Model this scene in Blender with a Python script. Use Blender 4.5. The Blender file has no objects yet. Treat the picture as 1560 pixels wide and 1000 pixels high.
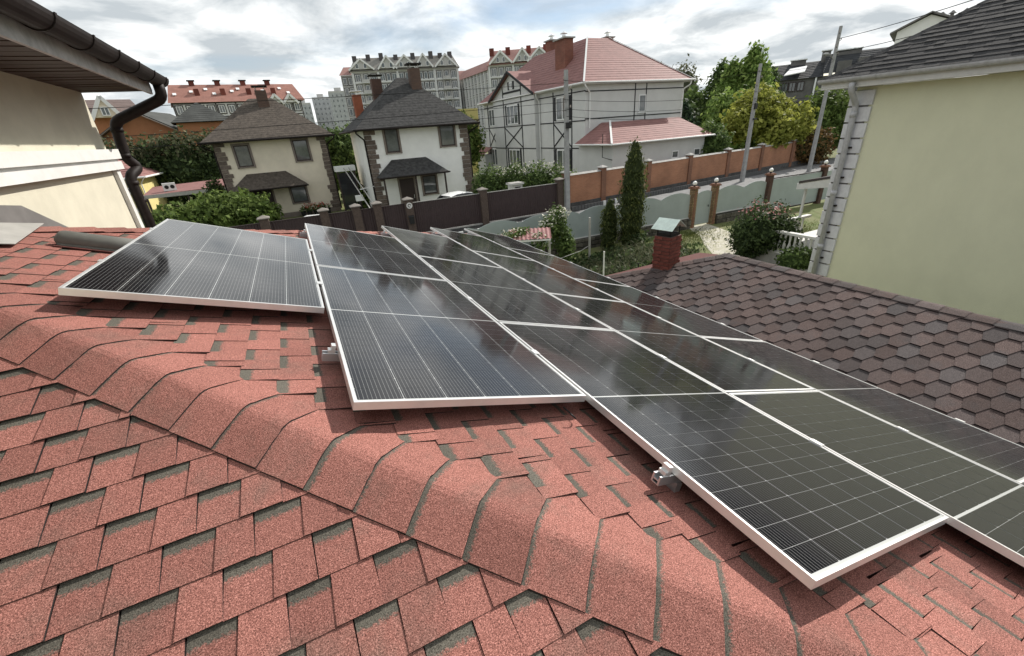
import bpy, math, random
import numpy as np
from mathutils import Matrix, Vector
random.seed(7); RNG = np.random.default_rng(7)
SC = bpy.context.scene
COL = SC.collection
# ------------------------------------------------------------------ camera
cd = bpy.data.cameras.new('camera'); cam = bpy.data.objects.new('camera', cd); COL.objects.link(cam)
cd.sensor_width = 36.0; cd.lens = 14.747; cd.clip_start = 0.05; cd.clip_end = 4000
right = Vector((0.89211, -0.44693, -0.06624)); down = Vector((-0.24582, -0.35714, -0.90112)); fwd = Vector((0.37909, 0.82019, -0.42847))
cam.matrix_world = Matrix(((right.x, -down.x, -fwd.x, 0), (right.y, -down.y, -fwd.y, 0), (right.z, -down.z, -fwd.z, 5.0), (0, 0, 0, 1)))
SC.camera = cam
# ------------------------------------------------------------------ sky, sun, exposure
SUN_AZ, SUN_EL = math.radians(70), math.radians(36)
w = bpy.data.worlds.new('World'); SC.world = w; w.use_nodes = True
nt = w.node_tree; nt.nodes.clear()
def N(nt, t, **k):
    n = nt.nodes.new(t)
    for a, b in k.items():
        if a.startswith('i_'):
            key = a[2:]
            n.inputs[int(key) if key.isdigit() else key.replace('_', ' ')].default_value = b
        else: setattr(n, a, b)
    return n
def L(nt, a, b): nt.links.new(a, b)
sky = N(nt, 'ShaderNodeTexSky', sky_type='NISHITA', sun_disc=False, sun_elevation=SUN_EL, sun_rotation=SUN_AZ, air_density=1.0, dust_density=0.7, ozone_density=1.0)
bg1 = N(nt, 'ShaderNodeBackground', i_Strength=0.075); L(nt, sky.outputs[0], bg1.inputs[0])
tc = N(nt, 'ShaderNodeTexCoord')
sep = N(nt, 'ShaderNodeSeparateXYZ'); L(nt, tc.outputs['Generated'], sep.inputs[0])
def M(nt, op, a, b=None, clamp=False):
    m = nt.nodes.new('ShaderNodeMath'); m.operation = op; m.use_clamp = clamp
    for i, x in enumerate((a, b)):
        if x is None: continue
        if isinstance(x, (int, float)): m.inputs[i].default_value = x
        else: L(nt, x, m.inputs[i])
    return m.outputs[0]
zc = M(nt, 'ADD', M(nt, 'MAXIMUM', sep.outputs[2], 0.0), 0.16)
cx = M(nt, 'DIVIDE', sep.outputs[0], zc); cy = M(nt, 'DIVIDE', sep.outputs[1], zc)
cmb = N(nt, 'ShaderNodeCombineXYZ'); L(nt, cx, cmb.inputs[0]); L(nt, cy, cmb.inputs[1])
no = N(nt, 'ShaderNodeTexNoise', i_Scale=0.7, i_Detail=7.0, i_Roughness=0.52, i_Distortion=0.5); L(nt, cmb.outputs[0], no.inputs['Vector'])
no2 = N(nt, 'ShaderNodeTexNoise', i_Scale=1.7, i_Detail=8.0, i_Roughness=0.58, i_Distortion=0.3); L(nt, cmb.outputs[0], no2.inputs['Vector'])
mp = N(nt, 'ShaderNodeMapRange', i_1=0.29, i_2=0.50); L(nt, no.outputs[0], mp.inputs[0])
cr = N(nt, 'ShaderNodeValToRGB'); L(nt, no2.outputs[0], cr.inputs[0])
cr.color_ramp.elements[0].position = 0.39; cr.color_ramp.elements[0].color = (0.50, 0.545, 0.575, 1)
cr.color_ramp.elements[1].position = 0.60; cr.color_ramp.elements[1].color = (1.08, 1.09, 1.08, 1)
e = cr.color_ramp.elements.new(0.49); e.color = (0.745, 0.775, 0.785, 1)
bg2 = N(nt, 'ShaderNodeBackground', i_Strength=0.75); L(nt, cr.outputs[0], bg2.inputs[0])
mixw = N(nt, 'ShaderNodeMixShader'); L(nt, mp.outputs[0], mixw.inputs[0]); L(nt, bg1.outputs[0], mixw.inputs[1]); L(nt, bg2.outputs[0], mixw.inputs[2])
wo = N(nt, 'ShaderNodeOutputWorld'); L(nt, mixw.outputs[0], wo.inputs[0])
sd = bpy.data.lights.new('sun', 'SUN'); sd.energy = 3.5; sd.angle = math.radians(0.6); sd.color = (1.0, 0.95, 0.88)
sun = bpy.data.objects.new('sun', sd); COL.objects.link(sun)
Ldir = Vector((math.sin(SUN_AZ)*math.cos(SUN_EL), math.cos(SUN_AZ)*math.cos(SUN_EL), math.sin(SUN_EL)))
sun.rotation_euler = Ldir.to_track_quat('Z', 'Y').to_euler(); sun.location = (30, 20, 40)
vs = SC.view_settings; vs.view_transform = 'Standard'; vs.look = 'None'; vs.exposure = 0.66; vs.gamma = 1.0; vs.use_curve_mapping = False
SC.cycles.max_bounces = 6; SC.cycles.diffuse_bounces = 3; SC.cycles.glossy_bounces = 3; SC.cycles.transparent_max_bounces = 8
SC.cycles.use_denoising = True
# ------------------------------------------------------------------ helpers
class MB:
    def __init__(s): s.v = []; s.f = []; s.m = []; s.a = []
    def add(s, pts, faces, mi=0, att=None):
        o = len(s.v); s.v += [tuple(p) for p in pts]; s.f += [tuple(o+i for i in f) for f in faces]; s.m += [mi]*len(faces)
        s.a += list(att) if att is not None else [0.0]*len(pts)
        return s
    def poly(s, pts, mi=0): return s.add(pts, [tuple(range(len(pts)))], mi)
    def box(s, x0, x1, y0, y1, z0, z1, mi=0):
        p = [(x, y, z) for z in (z0, z1) for y in (y0, y1) for x in (x0, x1)]
        return s.add(p, [(0, 2, 3, 1), (4, 5, 7, 6), (0, 1, 5, 4), (2, 6, 7, 3), (0, 4, 6, 2), (1, 3, 7, 5)], mi)
    def prism(s, pts, d, mi=0):   # extrude planar polygon pts by vector d
        n = len(pts); d = Vector(d); q = [Vector(p) for p in pts]
        return s.add(q+[p+d for p in q], [tuple(range(n))[::-1], tuple(range(n, 2*n))]+[(i, (i+1) % n, n+(i+1) % n, n+i) for i in range(n)], mi)
    def beam(s, a, b, wx, wz, mi=0, up=(0, 0, 1)):
        a = Vector(a); b = Vector(b); d = (b-a).normalized(); u = Vector(up)
        if abs(d.dot(u)) > .98: u = Vector((0, 1, 0))
        r = d.cross(u).normalized(); u = r.cross(d)
        c = [r*(-wx/2)+u*(-wz/2), r*(wx/2)+u*(-wz/2), r*(wx/2)+u*(wz/2), r*(-wx/2)+u*(wz/2)]
        return s.prism([a+k for k in c], b-a, mi)
    def tube(s, path, r, n=10, mi=0, cap=True):
        P = [Vector(p) for p in path]; R = r if isinstance(r, (list, tuple)) else [r]*len(P); pts = []; ref = None
        for i, p in enumerate(P):
            t = (P[min(i+1, len(P)-1)]-P[max(i-1, 0)]).normalized()
            if ref is None:
                ref = Vector((0, 0, 1)) if abs(t.z) < .9 else Vector((1, 0, 0))
            x = (ref-t*ref.dot(t)).normalized(); y = t.cross(x); ref = x
            pts += [p+(x*math.cos(2*math.pi*k/n)+y*math.sin(2*math.pi*k/n))*R[i] for k in range(n)]
        f = [(i*n+k, i*n+(k+1) % n, (i+1)*n+(k+1) % n, (i+1)*n+k) for i in range(len(P)-1) for k in range(n)]
        if cap: f += [tuple(range(n))[::-1], tuple(range((len(P)-1)*n, len(P)*n))]
        return s.add(pts, f, mi)
    def ball(s, c, r, n=10, mi=0):
        c = Vector(c); pts = []; f = []; m = n//2
        rr = r if isinstance(r, (tuple, list)) else (r, r, r)
        for i in range(m+1):
            for k in range(n):
                th = math.pi*i/m; ph = 2*math.pi*k/n
                pts.append(c+Vector((rr[0]*math.sin(th)*math.cos(ph), rr[1]*math.sin(th)*math.sin(ph), rr[2]*math.cos(th))))
        for i in range(m):
            for k in range(n): f.append((i*n+k, i*n+(k+1) % n, (i+1)*n+(k+1) % n, (i+1)*n+k))
        return s.add(pts, f, mi)
    def mesh(s, name, mats, smooth=False, att=None):
        me = bpy.data.meshes.new(name); me.from_pydata(s.v, [], s.f)
        mats = mats if isinstance(mats, (list, tuple)) else [mats]
        for m in mats: me.materials.append(m)
        if len(mats) > 1: me.polygons.foreach_set('material_index', s.m)
        if smooth: me.polygons.foreach_set('use_smooth', [True]*len(me.polygons))
        if att:
            A = me.attributes.new(att, 'FLOAT', 'POINT'); A.data.foreach_set('value', s.a)
        me.update(); return me
    def build(s, name, mats, parent=None, smooth=False, att=None, **k):
        return link(name, s.mesh(name, mats, smooth, att), parent, **k)
def link(name, me, parent=None, loc=None, rotz=None, **k):
    o = bpy.data.objects.new(name, me); COL.objects.link(o)
    if parent is not None: o.parent = parent
    if loc is not None: o.location = loc
    if rotz is not None: o.rotation_euler = (0, 0, rotz)
    return tag(o, **k)
def tag(o, label=None, cat=None, group=None, kind=None):
    if label: o['label'] = label
    if cat: o['category'] = cat
    if group: o['group'] = group
    if kind: o['kind'] = kind
    return o
def thing(name, label, cat, loc=(0, 0, 0), rotz=0, group=None):
    return link(name, None, None, loc, rotz, label=label, cat=cat, group=group)
def clip(poly, a, b, c):          # keep a*x+b*y<=c
    out = []
    for i in range(len(poly)):
        p, q = poly[i], poly[(i+1) % len(poly)]
        dp, dq = a*p[0]+b*p[1]-c, a*q[0]+b*q[1]-c
        if dp <= 0: out.append(p)
        if dp*dq < 0:
            t = dp/(dp-dq); out.append((p[0]+(q[0]-p[0])*t, p[1]+(q[1]-p[1])*t))
    return out
# ------------------------------------------------------------------ materials
def mat(name, col, rough=0.8, spec=0.3, metal=0.0, var=0.0, vscale=3.0, bump=0.0, bscale=40.0, col2=None, c2s=None, rand=0.0, stretch=None, detail=4.0):
    m = bpy.data.materials.new(name); m.use_nodes = True; nt = m.node_tree; b = nt.nodes['Principled BSDF']
    b.inputs['Roughness'].default_value = rough; b.inputs['Metallic'].default_value = metal; b.inputs['Specular IOR Level'].default_value = spec
    c4 = (*col, 1); b.inputs['Base Color'].default_value = c4
    tc = N(nt, 'ShaderNodeTexCoord'); vec = tc.outputs['Object']
    if stretch:
        mpn = N(nt, 'ShaderNodeMapping'); mpn.inputs['Scale'].default_value = stretch; L(nt, vec, mpn.inputs[0]); vec = mpn.outputs[0]
    out = None
    if var or col2:
        n = N(nt, 'ShaderNodeTexNoise', i_Scale=vscale, i_Detail=detail, i_Roughness=0.65); L(nt, vec, n.inputs['Vector'])
        mx = N(nt, 'ShaderNodeMix', data_type='RGBA'); k = col2 if col2 else tuple(max(0, x*(1-var)) for x in col)
        k1 = col if col2 else tuple(min(1, x*(1+var)) for x in col)
        r = N(nt, 'ShaderNodeMapRange', i_1=0.36, i_2=0.64); L(nt, n.outputs[0], r.inputs[0])
        L(nt, r.outputs[0], mx.inputs[0]); mx.inputs[6].default_value = (*k, 1); mx.inputs[7].default_value = (*k1, 1); out = mx.outputs[2]
    if rand:
        oi = N(nt, 'ShaderNodeObjectInfo'); r = N(nt, 'ShaderNodeMapRange', i_3=1-rand, i_4=1+rand); L(nt, oi.outputs['Random'], r.inputs[0])
        mx = N(nt, 'ShaderNodeMix', data_type='RGBA', blend_type='MULTIPLY'); mx.inputs[0].default_value = 1
        if out: L(nt, out, mx.inputs[6])
        else: mx.inputs[6].default_value = c4
        cc = N(nt, 'ShaderNodeCombineColor')
        for i in range(3): L(nt, r.outputs[0], cc.inputs[i])
        L(nt, cc.outputs[0], mx.inputs[7]); out = mx.outputs[2]
    if out: L(nt, out, b.inputs['Base Color'])
    if bump:
        n = N(nt, 'ShaderNodeTexNoise', i_Scale=bscale, i_Detail=4.0); L(nt, vec, n.inputs['Vector'])
        bp = N(nt, 'ShaderNodeBump', i_Strength=bump, i_Distance=0.02); L(nt, n.outputs[0], bp.inputs['Height']); L(nt, bp.outputs[0], b.inputs['Normal'])
    return m
def granules(name, red, red2, gray, band=0.041, gscale=300.0, rand=0.16, wear=0.5, mixg=0.0):
    """asphalt shingle: mixed coloured granules, printed grey shadow band (attribute 'qv' = metres below the course above)"""
    m = bpy.data.materials.new(name); m.use_nodes = True; nt = m.node_tree; b = nt.nodes['Principled BSDF']
    b.inputs['Roughness'].default_value = 0.92; b.inputs['Specular IOR Level'].default_value = 0.18
    tc = N(nt, 'ShaderNodeTexCoord'); v = tc.outputs['Object']
    g = N(nt, 'ShaderNodeTexNoise', i_Scale=gscale, i_Detail=2.0, i_Roughness=0.7); L(nt, v, g.inputs['Vector'])
    gr = N(nt, 'ShaderNodeValToRGB'); L(nt, g.outputs[0], gr.inputs[0]); el = gr.color_ramp.elements
    el[0].position = 0.34; el[0].color = (*[x*0.30 for x in red2], 1); el[1].position = 0.66; el[1].color = (*[min(1, x*1.75+0.04) for x in red], 1)
    e = el.new(0.45); e.color = (*red2, 1); e = el.new(0.55); e.color = (*red, 1)
    gg = N(nt, 'ShaderNodeValToRGB'); L(nt, g.outputs[0], gg.inputs[0]); el = gg.color_ramp.elements
    el[0].position = 0.35; el[0].color = (*[x*0.45 for x in gray], 1); el[1].position = 0.68; el[1].color = (*[x*1.7 for x in gray], 1)
    at = N(nt, 'ShaderNodeAttribute', attribute_name='qv')
    rg = N(nt, 'ShaderNodeTexNoise', i_Scale=110.0, i_Detail=5.0, i_Roughness=0.8); L(nt, v, rg.inputs['Vector'])
    lim = M(nt, 'ADD', M(nt, 'MULTIPLY', M(nt, 'SUBTRACT', rg.outputs[0], 0.5), 0.075), band)
    k = M(nt, 'MULTIPLY', M(nt, 'SUBTRACT', lim, at.outputs['Fac']), 95.0, True)
    wn = N(nt, 'ShaderNodeTexNoise', i_Scale=3.2, i_Detail=5.0, i_Roughness=0.7); L(nt, v, wn.inputs['Vector'])
    wr = N(nt, 'ShaderNodeMapRange', i_1=0.5, i_2=0.75, i_3=0.0, i_4=wear); L(nt, wn.outputs[0], wr.inputs[0])
    k = M(nt, 'MAXIMUM', k, wr.outputs[0])
    if mixg:
        oi2 = N(nt, 'ShaderNodeObjectInfo'); rn = M(nt, 'FRACT', M(nt, 'MULTIPLY', oi2.outputs['Random'], 17.31)); k = M(nt, 'MAXIMUM', k, M(nt, 'MULTIPLY', M(nt, 'POWER', rn, 2.2), mixg))
    mx = N(nt, 'ShaderNodeMix', data_type='RGBA'); L(nt, k, mx.inputs[0]); L(nt, gr.outputs[0], mx.inputs[6]); L(nt, gg.outputs[0], mx.inputs[7])
    oi = N(nt, 'ShaderNodeObjectInfo'); r = N(nt, 'ShaderNodeMapRange', i_3=1-rand, i_4=1+rand); L(nt, oi.outputs['Random'], r.inputs[0])
    mm = N(nt, 'ShaderNodeMix', data_type='RGBA', blend_type='MULTIPLY'); mm.inputs[0].default_value = 1; L(nt, mx.outputs[2], mm.inputs[6])
    cc = N(nt, 'ShaderNodeCombineColor')
    for i in range(3): L(nt, r.outputs[0], cc.inputs[i])
    L(nt, cc.outputs[0], mm.inputs[7]); L(nt, mm.outputs[2], b.inputs['Base Color'])
    bp = N(nt, 'ShaderNodeBump', i_Strength=0.5, i_Distance=0.0025); L(nt, g.outputs[0], bp.inputs['Height']); L(nt, bp.outputs[0], b.inputs['Normal'])
    return m
RED = granules('red_granules', (0.288, 0.122, 0.098), (0.225, 0.093, 0.075), (0.098, 0.090, 0.074))
EDGE = mat('bitumen_edge', (0.022, 0.017, 0.016), 0.95)
DECK = mat('deck_felt', (0.10, 0.035, 0.03), 0.95, var=.3, vscale=30)
ALU = mat('aluminium', (0.72, 0.72, 0.71), 0.38, 0.5, metal=0.65, var=.05, vscale=8)
ALUD = mat('aluminium_rail', (0.6, 0.61, 0.62), 0.35, 0.5, metal=0.8)
# ================================================================== the setting: ground and street
GRASS = mat('yard_grass', (0.10, 0.135, 0.035), 0.95, var=.2, vscale=1.1, col2=(0.17, 0.165, 0.08), bump=.5, bscale=60)
ground = MB().poly([(-1800, -1800, 0), (1800, -1800, 0), (1800, 2200, 0), (-1800, 2200, 0)]).build('ground', GRASS, kind='structure', label='grass and bare earth of the yards')
ROAD = mat('street_grey', (0.18, 0.18, 0.18), 0.9, var=.18, vscale=2.0, bump=.3, bscale=80)
road = MB().poly([(-60, 16.4, .004), (80, 15.4, .004), (80, 30.6, .004), (15, 23.3, .004), (14.5, 21.9, .004), (-60, 21.9, .004)]).build('street', ROAD, kind='structure', label='pale grey street between the fences')
PATH = mat('path_pale', (0.52, 0.49, 0.43), 0.95, var=.15, vscale=3.0, col2=(0.36, 0.34, 0.24), bump=.4, bscale=50)
MB().poly([(16.9, 15.0, .008), (18.2, 15.0, .008), (17.5, 13.0, .008), (16.6, 11.9, .008), (16.3, 10.4, .008), (15.4, 8.9, .008), (13.6, 9.2, .008), (14.0, 11.0, .008), (14.9, 12.2, .008), (15.9, 13.3, .008)]).build('garden_path', PATH, kind='structure', label='pale worn path from the gate through the grass')
# ================================================================== the red roof under the panels
T = 0.3407; A0 = 3.976; HC = 1.36; FH = 6.05
CO = 1/math.sqrt(1+T*T)
U = Vector((CO, 0, -T*CO)); EY = Vector((0, 1, 0)); N2 = Vector((T*CO, 0, CO)); N1 = Vector((0, -T*CO, CO)); V1 = Vector((0, CO, T*CO))
EXP = 0.1412; XS = EXP*CO
def z2(x): return A0-T*x
def z1(y): return A0-T*HC+T*y
def zroof(x, y): return min(z2(x), z1(y), A0+T*(FH-y))
XW = -2.05; XE = 4.95
roof = thing('shingle_roof', 'red asphalt shingle hip roof under the solar panels', 'roof', (0, 0, 0))
dk = MB()
e = .03
yn = HC-XE; yf = FH+XE; ax = (HC-FH)/2; ay = (HC+FH)/2
P = lambda x, y: (x, y, zroof(x, y)-e)
dk.poly([P(XE, yn), P(XE, yf), P(XW, FH+XW), P(XW, HC-XW)])
dk.poly([P(XW, yn), P(XE, yn), P(XW, HC-XW)]); dk.poly([P(XE, yf), P(XW, yf), P(XW, FH+XW)])
dk.box(XE-.02, XE+.02, yn, yf, z2(XE)-.2, z2(XE)-.02)
dk.build('roof_deck', DECK, roof)
WALLC = mat('cream_render', (0.55, 0.52, 0.415), 0.9, var=.06, vscale=2.5, bump=.25, bscale=120)
MB().box(XW, XE-.6, yn+.6, yf-.6, 0, z2(XE)-.15).build('wall_below_roof', WALLC, roof)
def covered(x, y, mg):
    u = (x+.0105)/1.0924; s = (1.4636-y)/2.2488
    for i, (a, b) in {-1: (-1.5, -.5), 0: (-2, 0), 1: (-2.5, .5), 2: (-3, 1), 3: (-3.5, 1.5)}.items():
        if i+mg/1.09 <= u <= i+1.02 and a+.1 <= s <= b-mg/2.25: return True
    return False
pieces = []   # (distance, kind, verts, faces, att)
def shingle(O, ep, eq, en, poly, q0, hb, ht, thick, lo, kind):
    if len(poly) < 3: return
    n = len(poly); top = []; att = []; cx = Vector((0, 0, 0))
    for p, q in poly:
        f = (q-q0)/EXP; h = hb+(ht-hb)*f
        w3 = O+ep*p+eq*q+en*h; top.append(w3); cx += w3
        att.append((q0+EXP-q) if lo else 1.0)
    bot = [t-en*thick for t in top]
    faces = [tuple(range(n))]+[(i, n+i, n+(i+1) % n, (i+1) % n) for i in range(n)]
    pieces.append(((cx/n-Vector((0, 0, 5))).length, kind, top+bot, faces, att+[1.0]*n))
def course(O, ep, eq, en, k, p0, p1, clips, skip=None, fl=1.0, ph=.247):
    rr = random.Random(k*31+int(ep.x*900)); q0 = k*EXP; per = .240
    jit = lambda s: rr.uniform(-s, s)
    g0 = ph-.155*k                      # where a recess starts on this course; laminated strips repeat every 24 cm
    p = g0-per*math.ceil((g0-p0)/per)
    while p < p1:
        wg = .125+jit(.012); ext = .022 if rr.random() < .16 else 0
        parts = [(p, p+wg, 0), (p+wg, p+per, 1)]
        if ext and rr.random() < .6: parts = [(p, p+wg, 0), (p+wg, p+wg+.03, 1), (p+wg+.033, p+per, 1)]
        for a, b, hi in parts:
            tw = .004 if hi else 0
            poly = [(a+jit(.002), q0+jit(.0012)), (b+jit(.002), q0+jit(.0012)), (b-tw, q0+EXP+.01), (a+tw, q0+EXP+.01)]
            for c in clips: poly = clip(poly, *c)
            if len(poly) > 2 and not (skip and skip((a+b)/2, q0+EXP/2)):
                if hi: shingle(O, ep, eq, en, poly, q0, (.0122+jit(.0008))*fl, .0045*fl, .006*fl, False, 'shingle_tab')
                else: shingle(O, ep, eq, en, poly, q0, (.0078+jit(.0008))*fl, .0004, .006*fl, True, 'shingle_base')
        p += per
# near slope (faces the camera): q runs up the slope, course edges at y = 0.5909 + k*XS
O1 = Vector((0, 0.5909, z1(0.5909)))
for k in range(-9, 13):
    y = .5909+(k+.5)*XS
    course(O1, Vector((1, 0, 0)), V1, N1, k, -1.9, HC-y+.1, [(1, CO, 1.19-.5909)])
# panel slope: q runs up the slope (towards -x), course edges at x = -0.003 + j*XS
O2 = Vector((-.003, 0, z2(-.003)))
for k in range(-32, 14):
    xk = -.003-(k+1)*XS
    yend = 1.49-xk
    xm = xk+XS/2
    course(O2, EY, -U, N2, k, yend, FH+xm, [(-1, 0, -yend), (1, -CO*-1, FH-.003)], skip=lambda p, q: covered(-.003-q*CO, p, .7), fl=.68)
def edged(g, v, f, a):
    g.add(v, f, 0, a); n = len(f); g.m[-n+1:] = [1]*(n-1)
pieces.sort(key=lambda t: t[0])
cnt = {'shingle_tab': 0, 'shingle_base': 0}; rest = {'shingle_tab': MB(), 'shingle_base': MB()}
for d, kind, v, f, a in pieces:
    if cnt[kind] < 300:
        g = MB(); edged(g, v, f, a); g.build(kind, [RED, EDGE], roof, att='qv')
    else: edged(rest[kind], v, f, a)
    cnt[kind] += 1
for kd, m in rest.items():
    if m.v: m.build(kd+'s_beyond', [RED, EDGE], roof, att='qv', kind='stuff')
# hip caps: wrapped pieces across the hip
def hip_prof(wv):
    xs = [-.22, -.105, -.085, .015, .035, .055, .075, .10, .13, .222]
    hs = [-.0575, -.0255, -.0185, .0120, .0178, .0202, .0178, .0095, -.0030, -.0425]
    return float(np.interp(wv, xs, hs)), xs
HD = Vector((1, -1, -T)).normalized(); S2 = math.sqrt(2)
def hip_pt(m, wv, lift):
    hx = HC/2+m/S2; hy = HC/2-m/S2
    zz = z2(hx)+hip_prof(wv)[0]+lift*min(1.0, max(0.0, (wv+.11)/.05))
    return Vector((hx-wv/S2, hy-wv/S2, zz))
ws = [-.22, -.105, -.085, -.03, .015, .035, .055, .075, .10, .13, .175, .222]
for k in range(-16, 14):
    mb_ = (2*(-.003+k*XS)-1.49)/S2; ml = XS*S2
    rr = random.Random(k); bo = rr.uniform(.002, .016) if k > 0 else rr.uniform(.014, .03)
    bl = .006; g = MB(); pts = []; att = []
    top = mb_-ml-.012
    for j, mm in enumerate((top, mb_-ml*.5, mb_)):
        lift = (0.0, bl*.55, bl)[j]
        for wv in ws:
            pts.append(hip_pt(mm+(rr.uniform(-.002, .002) if j == 2 else 0), wv, lift+rr.uniform(-.0008, .0008))); att.append(max(0.0, mm-(mb_-ml)+.012)+bo)
    n = len(ws); f = [(j*n+i, j*n+i+1, (j+1)*n+i+1, (j+1)*n+i) for j in range(2) for i in range(n-1)]
    # butt edge, downhill
    b0 = len(pts)
    for wv in ws: pts.append(hip_pt(mb_, wv, bl-.0055)); att.append(1.0)
    f += [(2*n+i, 2*n+i+1, b0+i+1, b0+i) for i in range(n-1)]
    # cut edge on the near slope
    c0 = len(pts)
    for j, mm in enumerate((top, mb_-ml*.5, mb_)): pts.append(hip_pt(mm, ws[-1], (0.0, bl*.55, bl)[j]-.014)); att.append(1.0)
    f += [(j*n+n-1, c0+j, c0+j+1, (j+1)*n+n-1) for j in range(2)]
    g.add(pts, f, 0, att); g.m = [0]*(2*(n-1))+[1]*(len(f)-2*(n-1)); g.build('hip_cap', [RED, EDGE], roof, att='qv')
# far hip: plain caps
for k in range(0, 34):
    m0 = k*.2; x = XW+.1+m0/S2*1.0; y = FH+x
    if x > XE-.2: break
    g = MB(); pts = []
    for (dx, l) in ((0, .012), (.155, .022)):
        for wv in (-.14, -.05, 0, .05, .14):
            xx = x+dx-wv/S2; yy = y+dx+wv/S2
            pts.append(Vector((xx, yy, zroof(xx, yy)+l)))
    g.add(pts, [(i, i+1, 6+i, 5+i) for i in range(4)]+[], 0, [1.0]*10); g.build('hip_cap', RED, roof, att='qv')
# metal apron and wall flashing at the top of the slope
GREYM = mat('grey_sheet', (0.15, 0.142, 0.135), 0.6, 0.4, var=.12, vscale=5)
GREYL = mat('light_sheet', (0.36, 0.35, 0.325), 0.6, 0.4, var=.12, vscale=5)
ap = [(-1.62, 4.42), (-1.62, 3.62), (-2.05, 3.35), (-2.05, 4.0)]
fl = thing('flashing', 'grey metal flashing where the red roof meets the cream wall', 'flashing', (-2.0, 4.0, z2(-2.0)))
q = [Vector((x, y, z2(x)+.034)) for x, y in ((-1.72, 4.36), (-1.62, 3.66), (-2.05, 3.35), (-2.05, 4.0))]
q = [p-fl.location for p in q]
MB().prism(q, (0, 0, .004)).build('apron_sheet', GREYL, fl)
q = [Vector((-2.04, y, z))-fl.location for y, z in ((5.6, 4.40), (4.95, 4.70), (4.3, 4.78), (3.4, 4.95), (3.4, 4.6), (4.2, 4.55), (5.0, 4.3))]
MB().prism(q, (.012, 0, 0)).build('upstand_sheet', GREYM, fl)
for y, z in ((-.05, .12), (.3, .08)):
    pass
sb = MB()
for x, y in ((-1.72, 4.22), (-1.72, 3.85), (-1.85, 3.95)): sb.tube([Vector((x, y, z2(x)+.018))-fl.location, Vector((x, y, z2(x)+.026))-fl.location], .008, 8)
sb.build('screw_heads', DECK, fl)
# vent pipe lying on the slope beside the first panel
VENT = mat('vent_grey', (0.13, 0.13, 0.115), 0.55, 0.4, var=.1, vscale=12)
vp = thing('vent_pipe', 'grey round-ended vent hood lying beside the leftmost panel', 'vent', (-1.42, 3.88, z2(-1.42)))
g = MB(); ax0 = -U*.10; axd = U*.55
path = [ax0+axd*t_ for t_ in (-.03, 0.0, .02, .06, .5, 1.0)]
g.tube([p+N2*.045 for p in path], [.02, .045, .056, .062, .062, .062], 18); g.build('hood', VENT, vp, smooth=True)
g = MB(); g.tube([p+N2*.02+Vector((0, -.058, 0)) for p in path[2:]], .012, 8); g.build('rim', VENT, vp, smooth=True)
g = MB(); g.prism([ax0+N2*.012+Vector((0, -.09, 0)), ax0+axd+N2*.012+Vector((0, -.09, 0)), ax0+axd+N2*.012+Vector((0, .09, 0)), ax0+N2*.012+Vector((0, .09, 0))], N2*.006); g.build('base_plate', DECK, vp)
# ================================================================== solar panels
PW, PL, PT = 1.134, 2.229, 0.035
def cell_mat():
    m = bpy.data.materials.new('solar_cell'); m.use_nodes = True; nt = m.node_tree; b = nt.nodes['Principled BSDF']
    tc = N(nt, 'ShaderNodeTexCoord'); s = N(nt, 'ShaderNodeSeparateXYZ'); L(nt, tc.outputs['Object'], s.inputs[0])
    fr = M(nt, 'FRACT', M(nt, 'ADD', M(nt, 'DIVIDE', s.outputs[0], 0.01655), 100.5)); ln = M(nt, 'LESS_THAN', M(nt, 'ABSOLUTE', M(nt, 'SUBTRACT', fr, .5)), .045)
    mx = N(nt, 'ShaderNodeMix', data_type='RGBA'); L(nt, ln, mx.inputs[0]); mx.inputs[6].default_value = (.010, .010, .0115, 1); mx.inputs[7].default_value = (.18, .18, .177, 1)
    oi = N(nt, 'ShaderNodeObjectInfo')
    L(nt, mx.outputs[2], b.inputs['Base Color']); b.inputs['Roughness'].default_value = .3; b.inputs['Specular IOR Level'].default_value = .0
    b.inputs['Coat Weight'].default_value = 1.0; b.inputs['Coat IOR'].default_value = 1.46
    d = N(nt, 'ShaderNodeTexNoise', i_Scale=1.6, i_Detail=5.0)
    rr_ = N(nt, 'ShaderNodeMapRange', i_1=.35, i_2=.7, i_3=.05, i_4=.15); wc_ = N(nt, 'ShaderNodeNewGeometry'); L(nt, wc_.outputs['Position'], d.inputs['Vector']); L(nt, d.outputs[0], rr_.inputs[0]); L(nt, rr_.outputs[0], b.inputs['Coat Roughness'])
    return m
CELL = cell_mat()
BACK = mat('backsheet', (0.50, 0.51, 0.50), 0.3, 0.3); BACK.node_tree.nodes['Principled BSDF'].inputs['Coat Weight'].default_value = 1; BACK.node_tree.nodes['Principled BSDF'].inputs['Coat Roughness'].default_value = .05
fm = MB(); hw, hl = PW/2, PL/2; lip = .011
for x0, x1, y0, y1 in ((-hw, -hw+lip, -hl, hl), (hw-lip, hw, -hl, hl), (-hw+lip, hw-lip, -hl, -hl+lip), (-hw+lip, hw-lip, hl-lip, hl)):
    fm.box(x0, x1, y0, y1, -PT, 0)
FRAME = fm.mesh('frame', ALU)
BS = MB().box(-hw+lip, hw-lip, -hl+lip, hl-lip, -.008, -.0028).mesh('backsheet', BACK)
cw, ch = .1815, .0893; gx, gy, mid = .0026, .0013, .012
CM = MB().poly([(-cw/2+.004, -ch/2, 0), (cw/2-.004, -ch/2, 0), (cw/2, -ch/2+.004, 0), (cw/2, ch/2, 0), (-cw/2, ch/2, 0), (-cw/2, -ch/2+.004, 0)]).mesh('cell', CELL)
PO = Vector((-.0105, 1.4636, 4.1063))
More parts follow.
